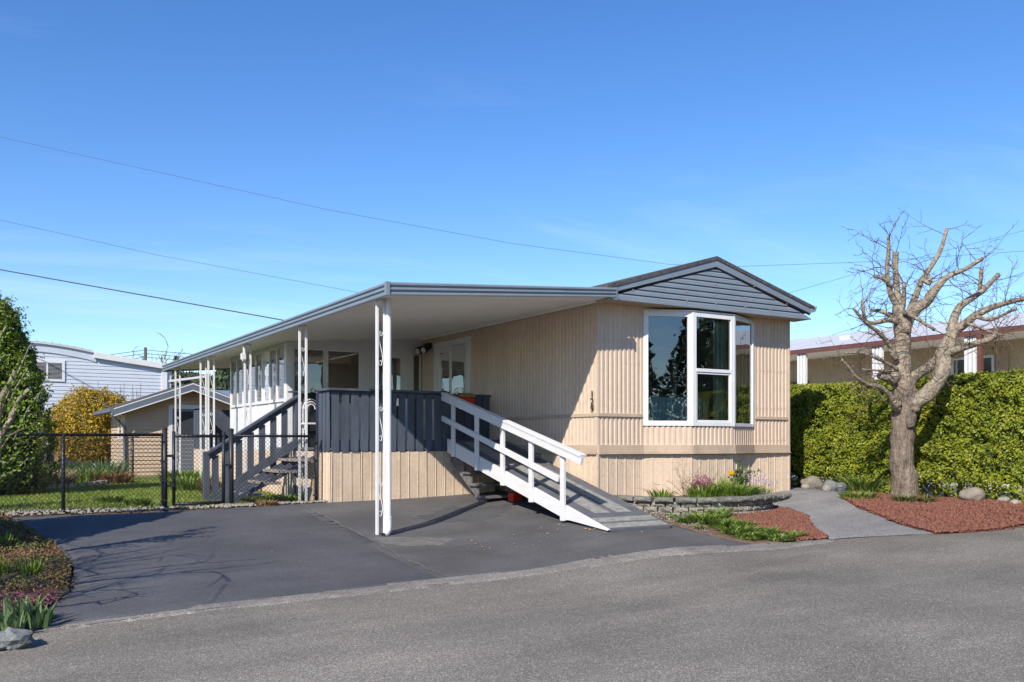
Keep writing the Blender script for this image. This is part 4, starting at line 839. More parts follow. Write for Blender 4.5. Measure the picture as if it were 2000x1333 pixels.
# door, vent, side window
MB().box(-2.95,-2.84,sy-.045,sy+.02,zb,2.60).build('door_casing', 'white_paint', sh); MB().box(-1.93,-1.82,sy-.045,sy+.02,zb,2.60).build('door_casing', 'white_paint', sh); MB().box(-2.84,-1.93,sy-.046,sy+.02,2.48,2.61).build('door_casing', 'white_paint', sh)
dd = MB().box(-2.84,-1.93,sy-.03,sy+.01,zb,2.48).build('door', 'grey_trim', sh)
MB().box(-2.74,-2.03,sy-.042,sy-.031,1.62,2.40).build('pane', 'dark_gap', dd); MB().box(-2.10,-2.04,sy-.07,sy-.031,1.38,1.44).build('handle', 'brass', dd)
for s in range(4): MB().box(-2.50,-2.14,sy-.05,sy-.03,2.70+s*.055,2.735+s*.055).build('vent_slat', 'soffit', sh)
MB().box(-2.55,-2.09,sy-.028,sy-.02,2.66,2.96).build('vent_frame', 'shed_siding', sh)
k = MB(); k.box(sx0-.04,sx0,18.3,18.36,1.55,2.42); k.box(sx0-.04,sx0,18.94,19.0,1.55,2.42); k.box(sx0-.038,sx0,18.36,18.94,1.55,1.61); k.box(sx0-.038,sx0,18.36,18.94,2.36,2.42); wf = k.build('window', 'white_paint', sh); MB().box(sx0-.024,sx0-.02,18.36,18.94,1.61,2.36).build('pane', 'glass_dim', wf)
# second roof behind the shed
nr = thing('garden_outbuilding', 'low grey roofed outbuilding behind the shed', 'outbuilding', (1.5,23,.5)); MB().prism([(-1.0,21.3,3.0),(-1.0,25.0,3.5),(-1.0,28,3.0)], (7,0,0)).build('roof', 'grey_metal', nr); MB().box(-.9,5.8,21.5,27.8,.4,3.0).build('wall', 'shed_siding', nr)
# ------------------------------------------------------------------ pale blue neighbour home
nh = thing('neighbour_home', 'pale blue lap sided mobile home with arched roof at the left', 'mobile home', (-4.5, 24.0, .5)); ny = 24.0
def ztop(x):
    if x <= -6.2: return 4.90
    if x <= -4.30: t = (x+6.2)/1.9; return 4.90 - .24*t**1.6
    return 4.62 - (x+4.30)*.125
xs = [-12.0] + list(np.linspace(-6.2, -4.30, 9)); xs2 = list(np.linspace(-4.28, -1.62, 5))
def nlap(xa, xb, z0, z1, n): 
    return lap(MB(), (xa,ny), (xb,ny), z0, z1, .128, .02)
mbw = MB(); z = .6
while z < 4.8:
    zz = z+.128; xe = -1.80
    for x in np.linspace(-12, -1.80, 120):
        if ztop(x)-.16 > zz: xe_ = x
    mbw.add([(-12,ny-.02,z),(xe_,ny-.02,z),(xe_,ny-.004,zz),(-12,ny-.004,zz),(-12,ny,z),(xe_,ny,z)], [(0,1,2,3),(4,5,1,0)]); z = zz
mbw.build('front_siding', 'pale_blue_siding', nh)
MB().prism([(-12,ny+.01,.4)] + [(-1.8,ny+.01,.4)] + [(x,ny+.01,ztop(x)-.05) for x in xs2[::-1]+xs[::-1]], (0,4,0)).build('wall_core', 'pale_blue_siding', nh)
MB().prism([(x,ny-.12,ztop(x)+.05) for x in xs] + [(x,ny-.12,ztop(x)-.03) for x in xs[::-1]], (0,8,0)).build('arched_roof', 'pale_roof', nh)
for i in range(len(xs)-1):
    if i == 0: continue
    x = (xs[i]+xs[i+1])/2; MB().box(x-.015,x+.015,ny-.13,ny+7,ztop(x)+.045,ztop(x)+.075).build('roof_rib', 'pale_roof', nh)
MB().prism([(x,ny-.16,ztop(x)+.04) for x in xs2] + [(x,ny-.16,ztop(x)-.16) for x in xs2[::-1]], (0,6,0)).build('carport_roof', 'white_paint', nh)
xa = np.linspace(-12,-4.2,30); MB().prism([(x,ny-.05,ztop(x)-.03) for x in xa]+[(x,ny-.05,ztop(x)-.30) for x in xa[::-1]], (0,.04,0)).build('arch_fascia', 'pale_blue_siding', nh)
MB().box(-2.0,-1.80,ny-.06,ny+.1,.4,ztop(-1.8)-.17).build('corner_post', 'white_paint', nh)
MB().bar((-1.75,ny,3.72), (-.4,ny,3.95), .06, .08).build('brace', 'white_paint', nh)
k = MB(); k.box(-6.35,-5.20,ny-.05,ny-.021,3.58,3.66); k.box(-6.35,-5.20,ny-.05,ny-.021,4.22,4.32); k.box(-5.29,-5.20,ny-.05,ny-.021,3.66,4.22); k.box(-5.78,-5.72,ny-.05,ny-.021,3.66,4.22); k.box(-6.35,-6.28,ny-.05,ny-.021,3.66,4.22); wo = k.build('window', 'white_paint', nh)
for a, b in ((-6.28,-5.78),(-5.72,-5.29)):
    MB().box(a,b,ny-.026,ny-.022,3.66,4.22).build('pane', 'dark_screen', wo)
    k = MB()
    for z in np.arange(3.69, 4.20, .045): k.box(a+.01,b-.01,ny-.034,ny-.030,z,z+.014)
    k.build('blind', 'blind', wo)
# chimney shade caster on its roof edge stays out; timber fence in front of it
wf = thing('timber_fence', 'grey timber board fence in front of the pale blue home', 'fence', (-6, 23.0, .5)); bd = MB().box(-.068,.068,0,.02,0,1.95).build('board', 'cedar_board', None); bd.parent = wf
for i in range(34):
    o = bd if i == 0 else share(bd, wf, (0,0,0)); o.location = (-10.6+i*.142+6, .0, random.uniform(-.01,.01) + .05)
for x in (-9.0,-5.55): MB().box(x-.06,x+.06,22.90,22.99,.5,2.62).build('post', 'cedar_post', wf)
# ------------------------------------------------------------------ neighbour on the right
rh = thing('neighbour_home', 'olive beige home with brown fascia and white columns beyond the hedge', 'mobile home', (11, 6, .6)); ex = 10.6
zf = 3.80
MB().prism([(ex-.02,-4,zf+.0),(ex+.02,-4,zf+.0),(ex+.02,-4,zf+.11),(ex-.02,-4,zf+.11)], (0,30,0)).build('fascia', 'brown_trim', rh)
MB().prism([(ex-.03,-4,zf+.115),(ex+3.0,-4,zf+.82),(ex+6,-4,zf+.2),(ex+6,-4,zf+.1),(ex+.1,-4,zf+.10)], (0,30,0)).build('roof', 'pale_roof', rh)
for y in np.arange(-3.5, 26, .6): MB().bar((ex+.05,y,zf+.14), (ex+2.95,y,zf+.82), .03, .03).build('roof_rib', 'pale_roof', rh)
MB().box(ex+.03,ex+1.7,-4,26,zf+.02,zf+.05).build('soffit', 'ceiling_white', rh)
mb = MB(); corrug(mb, (ex+1.6,26), (ex+1.6,-4), .5, zf+.02, .16, .012, n_out=(-1,0)); mb.build('siding', 'olive_siding', rh)
for y in (5.23, 2.91, .53):
    c = MB()
    for s in (-.10, 0, .10): c.box(ex+.03,ex+.12,y+s-.032,y+s+.032,.6,zf+.018)
    c.build('column', 'white_frame', rh)
MB().box(ex-.02,ex+.07,.24,.33,.6,zf-.0).build('downspout', 'brown_trim', rh)
window_unit((ex+1.57,1.95), (ex+1.57,.88), 2.5, 3.50, rh, fw=.06, g='glass_dim'); MB().box(ex+1.54,ex+1.58,.55,.82,2.45,3.55).build('shutter', 'soffit', rh)
MB().box(ex+1.54,ex+1.58,6.3,7.3,.6,3.2).build('door', 'brown_trim', rh); MB().add([(ex+1.62,1.95,2.5),(ex+1.62,.88,2.5),(ex+1.62,.88,3.5),(ex+1.62,1.95,3.5)], [(0,1,2,3)]).build('inner_screen', 'dark_screen', rh)
for y in (7.0, 4.6): MB().box(ex+1.2,ex+1.5,y,y+.35,zf+.36,zf+.52).build('roof_vent', 'pale_roof', rh)

# ------------------------------------------------------------------ hedge
hg = thing('hedge', 'tall clipped bright green conifer hedge behind the bare tree', 'hedge', (6.5, 0, .5))
HX, HZ0, HZ1 = 5.95, .52, 2.63
def hedge_leaves(n):
    # left face (towards -X), front end (towards -Y) and top
    y = RNG.uniform(-6.5, 9, n); z = RNG.uniform(HZ0-.1, HZ1, n); out = np.zeros(n)
    N = np.tile([-1.0,-.25,.25], (n,1)); b = []
    for yy, zz in zip(y, z): b.append(noise.noise((yy*.8,zz*.8,1.1))*.17 + noise.noise((yy*2.6,zz*2.6,5.0))*.16 + noise.noise((yy*6.5,zz*6.5,9.0))*.12)
    b = np.array(b); under = np.clip((HZ0+.22+.15*np.sin(y*2.1)-z)/.5, 0, 1); rnd = np.clip((z-(HZ1-.25))/.25, 0, 1)
    x = HX - b + RNG.exponential(.045, n) + under*.55*RNG.uniform(.6,1,n) + rnd**2*.18 + .10*(z-1.2)
    keep = RNG.uniform(0,1,n) > under*.75
    return np.stack([x,y,z],1)[keep], (N + np.stack([0*b, 0*b, rnd*1.2-.2*under],1))[keep]
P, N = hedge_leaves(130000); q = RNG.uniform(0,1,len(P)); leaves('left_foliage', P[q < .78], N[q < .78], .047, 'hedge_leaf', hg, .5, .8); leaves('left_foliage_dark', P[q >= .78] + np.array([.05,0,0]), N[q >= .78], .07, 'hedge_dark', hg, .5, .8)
n = 16000; y = RNG.uniform(-6.5,9,n); x = RNG.uniform(HX+.15,HX+1.3,n); zt = np.array([HZ1 + .05*noise.noise((a*1.2,b*1.2,2)) + .04*noise.noise((a*5,b*5,4)) for a, b in zip(x,y)])
leaves('top_foliage', np.stack([x,y,zt - RNG.exponential(.03,n)],1), np.tile([-.2,-.2,1.0],(n,1)), .062, 'hedge_leaf', hg, .5, .6)
MB().prism([(HX+.34,-6.4,HZ0+.25),(HX+1.15,-6.4,HZ0+.25),(HX+1.15,-6.4,HZ1-.10),(HX+.32,-6.4,HZ1-.10)], (0,15.4,0)).build('dark_core', 'hedge_core', hg)  # solid near-black core, its colour standing in for shade between the leaves
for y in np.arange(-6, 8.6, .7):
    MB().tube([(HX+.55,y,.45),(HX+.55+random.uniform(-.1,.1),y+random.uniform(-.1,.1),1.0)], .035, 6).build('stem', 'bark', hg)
# ------------------------------------------------------------------ pollarded tree
tr = thing('pollarded_tree', 'bare pollarded tree with knobbly trunk in front of the hedge', 'tree', (5.1, -1.7, .5)); D = 15.3
TW = lambda x, y, dd=0.0: W(x, y, D+dd)
def limb(pts, rs, m='limb', name='limb', n=10, sub=3):
    # pts: (px, py, depth offset); smoothed into a wobbly tapering limb
    P3 = [TW(*p) for p in pts]; out = []; ro = []
    for i in range(len(P3)-1):
        p0 = P3[max(i-1,0)]; p1 = P3[i]; p2 = P3[i+1]; p3 = P3[min(i+2,len(P3)-1)]
        for k in range(sub):
            t = k/sub; q = .5*((2*p1)+(p2-p0)*t+(2*p0-5*p1+4*p2-p3)*t*t+(3*p1-p0-3*p2+p3)*t**3)
            r = (rs[i]*(1-t)+rs[i+1]*t)*(.84 if name == 'limb' else .88); q = q + Vector((noise.noise(q*4), noise.noise(q*4+Vector((7,0,0))), 0))*r*.25
            out.append(q); ro.append(r*(1+.10*noise.noise(q*7)))
    out.append(P3[-1]); ro.append(rs[-1])
    MB().tube(out, ro, n, wob=.16).build(name, m, tr, smooth=True); return out, ro
LIMBS = []
limb([(1764,990,0),(1764,972,0),(1763,943,0),(1761,900,0),(1763,850,0),(1768,808,0),(1766,781,0),(1763,755,.02)], [.33,.27,.245,.222,.212,.222,.235,.20], 'bark', 'trunk', 18, 4)
def L(*a, **k): LIMBS.append(limb(*a, **k))
L([(1766,775,0),(1761,730,.03),(1760,690,.05),(1761,636,.05),(1754,596,.0)], [.21,.185,.165,.155,.10], n=14)
L([(1756,600,0),(1741,577,-.05),(1732,536,-.1),(1736,487,-.15),(1735,462,-.15)], [.075,.06,.045,.035,.028])
L([(1757,602,0),(1752,571,.1),(1749,533,.15),(1749,493,.15)], [.08,.062,.058,.055])
L([(1764,655,.05),(1775,615,.1),(1790,575,.2),(1800,549,.25),(1834,496,.3),(1850,446,.3)], [.12,.09,.065,.052,.045,.03])
L([(1766,650,-.02),(1785,610,-.1),(1810,588,-.2),(1826,567,-.25),(1851,541,-.3),(1888,525,-.35),(1919,505,-.4)], [.12,.10,.10,.085,.052,.042,.034])
L([(1775,792,-.05),(1791,784,-.1),(1821,760,-.2),(1842,722,-.25),(1842,692,-.2),(1853,668,-.15),(1861,644,-.1)], [.20,.165,.15,.15,.15,.13,.11], n=14)
L([(1775,748,.1),(1790,733,.1),(1810,720,0),(1828,705,-.1),(1842,695,-.18)], [.13,.105,.10,.10,.09], n=12)
L([(1860,648,-.1),(1864,620,0),(1875,598,.1),(1915,571,.25),(1950,537,.4)], [.11,.085,.07,.056,.042])
L([(1913,573,.25),(1914,560,.25),(1917,525,.2)], [.045,.04,.034])
L([(1862,646,-.1),(1886,633,-.2),(1905,617,-.3),(1937,601,-.4),(1975,590,-.5),(2020,578,-.6)], [.10,.08,.07,.06,.05,.035])
L([(1848,692,-.2),(1866,684,-.35),(1882,679,-.45),(1918,668,-.6),(1942,658,-.7),(1946,638,-.75)], [.10,.08,.07,.06,.05,.035])
L([(1754,800,-.12),(1751,795,-.2),(1740,775,-.3),(1718,756,-.45),(1692,751,-.6),(1670,735,-.75),(1655,715,-.85),(1643,704,-.9)], [.08,.07,.056,.05,.045,.034,.03,.03])
L([(1750,700,-.1),(1743,690,-.15),(1734,670,-.2),(1713,647,-.3),(1691,631,-.4),(1667,603,-.55)], [.07,.055,.048,.042,.035,.022])
L([(1757,632,0),(1737,625,-.1),(1708,631,-.2),(1690,626,-.25),(1685,588,-.25)], [.06,.05,.045,.038,.028])
L([(1757,628,.1),(1748,620,.2),(1724,609,.35),(1699,606,.5)], [.06,.05,.045,.028])
L([(1753,735,-.05),(1735,738,-.15),(1718,732,-.2)], [.12,.09,.075])
L([(1752,722,-.1),(1740,714,-.2),(1713,701,-.35),(1683,690,-.5),(1649,690,-.6)], [.045,.035,.03,.025,.016])
L([(1768,612,-.1),(1775,614,-.2),(1799,628,-.35),(1826,645,-.5)], [.05,.04,.034,.026])
L([(1885,633,-.25),(1894,634,-.35),(1926,645,-.5),(1956,659,-.6)], [.04,.03,.026,.02])
L([(1742,560,-.1),(1725,545,-.15),(1708,540,-.2)], [.05,.04,.035])
L([(1765,600,.0),(1766,570,-.1),(1765,552,-.1)], [.05,.04,.036])
L([(1740,726,-.2),(1715,724,-.35),(1682,722,-.5)], [.03,.022,.016])
L([(1905,617,-.3),(1930,625,-.5),(1958,616,-.7),(1985,600,-.8)], [.045,.035,.03,.02])
L([(1797,560,.2),(1800,545,.15),(1816,555,.1),(1818,540,.1)], [.05,.045,.04,.03])
# twigs: thin crooked shoots
tw = MB(); random.seed(21)
def shoot(p, d, ln, r, depth):
    pts = [p]; q = p.copy(); dd = d.normalized(); ns = 6
    for i in range(ns):
        dd = (dd + Vector((random.gauss(0,.16), random.gauss(0,.16), random.gauss(0,.13)+.02))).normalized(); q = q + dd*ln/ns; pts.append(q.copy())
        if depth and i > 0 and random.random() < .55:
            sd = (dd + Vector((random.gauss(0,.7), random.gauss(0,.7), random.gauss(0,.6)))).normalized(); shoot(q.copy(), sd, ln*random.uniform(.25,.5), r*.65, depth-1)
    tw.tube(pts, [r*(1-.75*i/ns) for i in range(ns+1)], 4, cap=False)
for pts, rs in LIMBS[1:]:
    for i in range(max(2, len(pts)//3), len(pts)):
        for q in range(2 if rs[i] < .06 else 1):
            if random.random() < .60:
                p = pts[i]; tdir = (pts[i]-pts[max(i-1,0)]).normalized(); od = Vector((random.gauss(0,1), random.gauss(0,1), random.gauss(.15,.8))).normalized()
                shoot(p + od*rs[i]*.6, tdir*.45+od, random.uniform(.25,.72), random.uniform(.0055,.009), 2)
tw.build('twigs', 'twig', tr)
o = tr.children[-1]
for i, (px, py, dd, r) in enumerate(((1778,830,-.20,.07),(1752,790,-.2,.08),(1787,800,-.16,.07),(1745,745,-.15,.07))): rock('burr', TW(px, py, dd), r, 'bark', tr, i+2, (1,1,.8), 3, .4)

# ------------------------------------------------------------------ left arborvitae and other conifers
def sprays(P, N, k, reach, per):
    """extra leaf points strung along shoots that stick out of a crown"""
    i = RNG.integers(0, len(P), k); d = unit(unit(N[i]) + RNG.normal(scale=.45, size=(k,3)) + np.array([0,0,.35])); L_ = RNG.uniform(.3,1,k)[:,None]*reach
    t = np.linspace(.1,1,per); Q = (P[i][:,None,:] + d[:,None,:]*L_[:,None,:]*t[None,:,None]).reshape(-1,3) + RNG.normal(scale=.02, size=(k*per,3)); return Q, np.repeat(d, per, 0)
def cone_conifer(name, label, x, y, zb, zt, r, n, m='conifer_leaf', cat='tree', size=.07, pw=.6, spray=0, core=.78):
    t = thing(name, label, cat, (x, y, zb)); h = RNG.uniform(0,1,n)**.8; a = RNG.uniform(0,2*np.pi,n)
    rad = r*np.minimum(1, (1-h)**pw*1.15)*np.clip(.75+h*3, 0, 1)
    P = np.stack([np.cos(a)*rad, np.sin(a)*rad, h*(zt-zb)], 1)
    bl = np.array([noise.noise(Vector(p)*1.6 + Vector((x,y,0)))*.20 + noise.noise(Vector(p)*4.5)*.16 for p in P])
    f = 1 + bl[:,None]*np.array([[1,1,0]]) - RNG.exponential(.05, n)[:,None]*np.array([[1,1,0]]); P = P*f
    N = np.stack([np.cos(a), np.sin(a), .5+0*a], 1)
    if spray: Q, M = sprays(P, N, spray, .24, 12); P = np.concatenate([P, Q]); N = np.concatenate([N, M])
    leaves('foliage', P + np.array([x,y,zb]), N, size, m, t, .5, .8)
    mb = MB(); hs = np.linspace(.03,.93,9); mb.tube([(x,y,zb+q*(zt-zb)) for q in hs], [max(.03, r*core*min(1,(1-q)**pw*1.15)) for q in hs], 12); mb.build('dark_core', 'hedge_core', t)  # solid core coloured near black as the shade inside the crown
    MB().tube([(x,y,zb-.05),(x,y,zb+.4)], .1, 8).build('trunk', 'bark', t); return t
cone_conifer('arborvitae', 'rounded dark green arborvitae on the lawn at the left edge', -8.0, 8.3, .45, 4.2, 1.12, 40000, pw=.42, size=.056, spray=900)
cone_conifer('arborvitae', 'arborvitae left of the frame casting the dark triangle on the driveway', -9.75, .05, .3, 4.3, 1.0, 6500, size=.12)
cone_conifer('arborvitae', 'slim arborvitae left of the frame shading a stripe of lawn near the fence', -10.3, 2.55, .4, 4.0, .35, 2500, size=.11)
cone_conifer('arborvitae', 'slim arborvitae left of the frame shading the farther lawn stripe', -9.9, 6.0, .4, 4.2, .35, 2500, size=.11)
# ------------------------------------------------------------------ forsythia
fs = thing('forsythia_bush', 'round yellow flowering forsythia bush behind the shed', 'bush', (-4.5, 21.9, .5)); n = 26000
a = RNG.uniform(0,2*np.pi,n); u = RNG.uniform(-.95,1,n); rr = RNG.uniform(.55,1.0,n)**.4; s = np.sqrt(1-u*u)
P = np.stack([np.cos(a)*s*1.5, np.sin(a)*s*.75, u*1.30],1)*rr[:,None]
bl = np.array([1+.10*noise.noise(Vector(p)*2.2)+.07*noise.noise(Vector(p)*6) for p in P])[:,None]; P = P*bl; N = P.copy(); Q, M = sprays(P, N, 260, .30, 12); P = np.concatenate([P, Q]); N = np.concatenate([N, M]); n = len(P); P = P + np.array([-4.5,21.9,1.95])
q = RNG.uniform(0,1,n) < .72; leaves('blossom', P[q], N[q], .075, 'forsythia', fs, .5, .9); leaves('leafage', P[~q], N[~q], .07, 'forsythia_green', fs, .4, .9)
rock('inner_twigs', (-4.5,21.9,1.8), 1.0, 'forsythia_green', fs, 1, (1.1,.5,1.0), 3, .2)
mb = MB()
for i in range(16):
    x = -5.2+random.random()*2.2; z = 3.05; mb.tube([(x,21.9,z-.6),(x+random.uniform(-.06,.06),21.9,z+random.uniform(.1,.45))], [.012,.006], 4)
mb.build('twigs', 'twig', fs)
# ------------------------------------------------------------------ bare shrub at the left edge
lb = thing('pruned_shrub', 'pruned bare shrub with fresh lime leaves at the left edge', 'shrub', (-8.5,-.6,.25)); D2 = 9.4; T2 = lambda x, y, dd=0: W(x, y, D2+dd)
mb = MB(); tips = []
def br(pts, rs):
    P3 = [T2(*p) for p in pts]; mb.tube(P3, rs, 7); tips.extend([(P3[i].lerp(P3[i+1], t)) for i in range(len(P3)-1) for t in (.0,.25,.5,.75,1.0)])
br([(-25,1010),(-12,930),(-3,860),(13,834),(31,798)], [.05,.045,.04,.034,.03]); br([(-12,930),(-8,850),(2,775),(18,752),(30,725)], [.045,.035,.03,.026,.024])
br([(20,812),(30,795),(38,780),(57,760)], [.026,.022,.022,.022]); br([(27,860),(54,800),(68,780),(92,751)], [.008,.008,.007,.006]); br([(5,800),(9,785),(36,726),(57,677)], [.010,.008,.008,.005])
br([(18,790),(27,765),(48,729)], [.009,.008,.006]); br([(-10,700),(0,661),(11,639)], [.014,.012,.010]); br([(0,880),(20,850),(45,838),(68,830)], [.009,.008,.006,.005]); br([(-5,900),(15,905),(35,885)], [.01,.008,.006])
br([(-10,720),(4,700),(12,692)], [.012,.01,.008]); br([(-20,960),(5,930),(30,920),(55,895)], [.012,.010,.008,.005])
mb.build('branches', 'limb', lb, smooth=True)
C = []
for p in tips:
    for q in range(9): C.append(tuple(p + Vector((random.gauss(0,.035), random.gauss(0,.035), random.gauss(0.01,.035)))))
C2 = np.array([c for c in C if random.random() < .6]); leaves('leafage', C2, np.tile([-.5,-.5,.8],(len(C2),1)), .036, 'lime_leaf', lb, .7, .9)
# the shrub out of frame that throws twig shadows on the drive
sbs = thing('bare_shrub', 'bare twiggy shrub left of the frame whose shadow crosses the driveway', 'shrub', (-9.35,-2.3,.05)); tw = MB(); random.seed(5)
for i in range(34):
    a = random.uniform(0,2*math.pi); shoot(Vector((-9.95+.12*math.cos(a),-2.75+.12*math.sin(a),.05)), Vector((.20*math.cos(a),.20*math.sin(a),1.3)), random.uniform(1.7,3.2), .022, 2)
tw.v = [((-8.7+(x+8.7)*.12) if x > -8.7 else x, y, z) for x, y, z in tw.v]
tw.build('branches', 'twig', sbs)
# ------------------------------------------------------------------ planter of split blocks
def poly_pts(ctrl, step):
    C_ = [Vector(c) for c in ctrl]; fine = []
    for i in range(len(C_)-1):
        p0 = C_[max(i-1,0)]; p1 = C_[i]; p2 = C_[i+1]; p3 = C_[min(i+2,len(C_)-1)]
        for k in range(40):
            t = k/40; fine.append(.5*((2*p1)+(p2-p0)*t+(2*p0-5*p1+4*p2-p3)*t*t+(3*p1-p0-3*p2+p3)*t**3))
    fine.append(C_[-1]); out = [fine[0]]; acc = 0
    for a, b in zip(fine, fine[1:]):
        acc += (b-a).length
        if acc >= step: out.append(b); acc = 0
    return out
def block_mesh(w, d, h, seed, rough, taper=.0):
    bmx = bmesh.new(); bmesh.ops.create_cube(bmx, size=1); bmesh.ops.subdivide_edges(bmx, edges=bmx.edges, cuts=2, use_grid_fill=True)
    for v in bmx.verts:
        c = v.co; nn = noise.noise(c*4 + Vector((seed*5.1,0,0)))
        front = c.y < -.45
        if abs(c.x) > .45: c.x *= .97
        x, y, z = c.x*w, c.y*d, c.z*h
        if front: y += nn*rough - (.018 if abs(c.x) < .3 and abs(c.z) < .3 else 0)
        z += (noise.noise(c*3+Vector((0,seed*3.3,0)))*rough*.25)
        v.co = Vector((x, y, z))
    me = bpy.data.meshes.new('block'); bmx.to_mesh(me); bmx.free(); return me
def planter(name, label, ctrl, zb, courses, hb, loc):
    t = thing(name, label, 'planter', loc); o0 = ORG[t]
    bl = [block_mesh(.20,.17,hb*.965,i,.022) for i in range(4)]; cps = [block_mesh(.285,.26,.062,i+9,.008) for i in range(3)]
    for m_ in bl: m_.materials.append(MATS['block'])
    for m_ in cps: m_.materials.append(MATS['cap_block']); m_.polygons.foreach_set('use_smooth', [False]*len(m_.polygons))
    for c in range(courses):
        pts = poly_pts(ctrl, .205)
        if c % 2: pts = [a.lerp(b, .5) for a, b in zip(pts, pts[1:])]
        for i, (a, b) in enumerate(zip(pts, pts[1:])):
            m = a.lerp(b,.5); d = b-a; o = bpy.data.objects.new('block', random.choice(bl)); link(o, t)
            n = Vector((d.y,-d.x)).normalized(); back = -n*.012*c
            o.location = (m.x+back.x-o0.x, m.y+back.y-o0.y, zb + hb*(c+.5) - o0.z); o.rotation_euler = (random.uniform(-.02,.02), random.uniform(-.01,.01), math.atan2(d.y, d.x)); o.scale = (d.length/.205, 1, 1)
    pts = poly_pts(ctrl, .29)
    for i, (a, b) in enumerate(zip(pts, pts[1:])):
        m = a.lerp(b,.5); d = b-a; o = bpy.data.objects.new('cap_block', random.choice(cps)); link(o, t); o.location = (m.x-o0.x, m.y-o0.y, zb + hb*courses + .031 - o0.z + random.uniform(-.003,.003)); o.rotation_euler = (random.uniform(-.015,.015), 0, math.atan2(d.y, d.x)); o.scale = (d.length/.29, 1, 1)
    return t
PC = [(.16,-.06),(.24,-.55),(.42,-.98),(.78,-1.30),(1.30,-1.50),(1.95,-1.44),(2.45,-1.20),(2.66,-.90),(2.55,-.66),(2.30,-.60)]
pt = planter('block_planter', 'curved grey split block planter below the bay window', PC, .345, 3, .078, (1.3,-.8,.36))
soilp = [(.3,-.05),(.35,-.55),(.5,-.9),(.8,-1.2),(1.3,-1.38),(1.9,-1.32),(2.35,-1.1),(2.5,-.9),(2.45,-.7),(3.0,-.04)]
m_ = len(soilp); MB().add([(x,y,.585) for x,y in soilp]+[(1.4,-.6,.62)], [(i,(i+1)%m_,m_) for i in range(m_)]).build('planter_soil', 'soil', pt)
pt2 = planter('block_planter', 'small low block planter at the right corner of the home', [(2.72,-.62),(3.1,-.62),(3.5,-.52),(3.78,-.30),(3.80,-.05)], .44, 1, .075, (3.3,-.4,.45))
MB().add([(2.6,-.5,.53),(3.4,-.45,.53),(3.7,-.05,.53),(2.6,-.03,.53)], [(0,1,2,3)]).build('planter_soil', 'soil', pt2)
# plants
def clump(name, label, cat, x, y, z, n, r, h, w, m, lean=.5, bend=.6, group=None):
    t = thing(name, label, cat, (x,y,z), group); a = RNG.uniform(0,2*np.pi,n); q = np.sqrt(RNG.uniform(0,1,n))*r
    P = np.stack([x+np.cos(a)*q, y+np.sin(a)*q, np.full(n, z-.01)],1); F_ = np.stack([np.cos(a), np.sin(a), 0*a],1)
    blades('leafage', P, h, w, m, t, lean, bend, F_); return t
ZS = .60
LIL = [(.55,-.85,70,.12,.16),(1.02,-1.18,60,.14,.20),(1.22,-1.12,70,.16,.27),(1.42,-1.2,70,.16,.26),(1.60,-1.22,60,.14,.22),(1.80,-1.22,60,.14,.22)]
LN = ['short lime grass tuft at the left end of the planter','lime daylily tuft beside the purple heather','tallest lime daylily clump in front of the purple heather','lime daylily clump at the middle of the planter','low lime daylily clump left of the yellow tulip','lime daylily clump just below the yellow tulip']
for (x,y,n,r,h), lb_ in zip(LIL, LN): clump('daylily', lb_, 'plant', x, y, ZS, int(n*1.6), r*1.25, h*1.2, .018, 'lily_leaf', .55, .8, 'daylilies in the block planter')
clump('iris_plant', 'grey green leafy plant in the planter beneath the small evergreen shrub', 'plant', 2.02, -1.12, ZS, 90, .17, .20, .014, 'iris_leaf', .8, .4)
clump('leafy_plant', 'dark green leafy plant at the right end of the planter', 'plant', 2.28, -1.0, ZS, 110, .15, .19, .02, 'weed_leaf', .6, .5)
clump('leafy_plant', 'upright green leaves behind the yellow tulip', 'plant', 2.0, -.75, ZS, 60, .10, .32, .02, 'weed_leaf', .3, .3)
def last_thing(): return list(ORG)[-1]
def twiggy(name, label, cat, x, y, z, h, n, m_twig, leaf=None, nleaf=0, ls=.03, lean=.35, seed=1, sp=.5):
    global tw
    t = thing(name, label, cat, (x,y,z)); tw = MB(); random.seed(seed)
    for i in range(n): shoot(Vector((x,y,z)), Vector((random.gauss(0,sp), random.gauss(0,sp*.6), 1)), h*random.uniform(.6,1.05), .006, 1)
    vs = np.array(tw.v); tw.build('stems', m_twig, t)
    if leaf:
        P = vs[RNG.integers(0, len(vs), nleaf)]; P = P[P[:,2] > z+h*lean] + RNG.normal(scale=.012, size=(1,3)); P = P + RNG.normal(scale=.018, size=P.shape); leaves('leafage', P, np.tile([-.4,-.5,.7],(len(P),1)), ls, leaf, t, .5, .9)
    return t
twiggy('budding_shrub', 'thin budding twiggy shrub at the left of the planter', 'shrub', .95, -.95, ZS, .52, 9, 'twig', 'rust_cover', 160, .018, seed=3, sp=.42)
twiggy('evergreen_shrub', 'small upright evergreen shrub in the planter against the skirting', 'shrub', 2.32, -.72, ZS, .62, 6, 'twig', 'shrub_leaf', 520, .05, .3, seed=8, sp=.22)
hp = thing('purple_heather', 'purple flowering heather in the block planter', 'plant', (1.28,-.88,ZS)); n = 1700; a = RNG.uniform(0,2*np.pi,n); u = RNG.uniform(.1,1,n); s = np.sqrt(1-u*u*.9)
P = np.stack([1.28+np.cos(a)*s*.24*RNG.uniform(.5,1.1,n), -.95+np.sin(a)*s*.16, ZS+u*.33*RNG.uniform(.7,1.15,n)],1); leaves('blossom', P, np.tile([-.3,-.6,.7],(n,1)), .022, 'pink_flower', hp, .6, 1.0)
twiggy('dry_stalks', 'bare dry flower stalks behind the daylilies', 'plant', 1.58, -.75, ZS, .46, 9, 'dry_stem', seed=12, sp=.25)
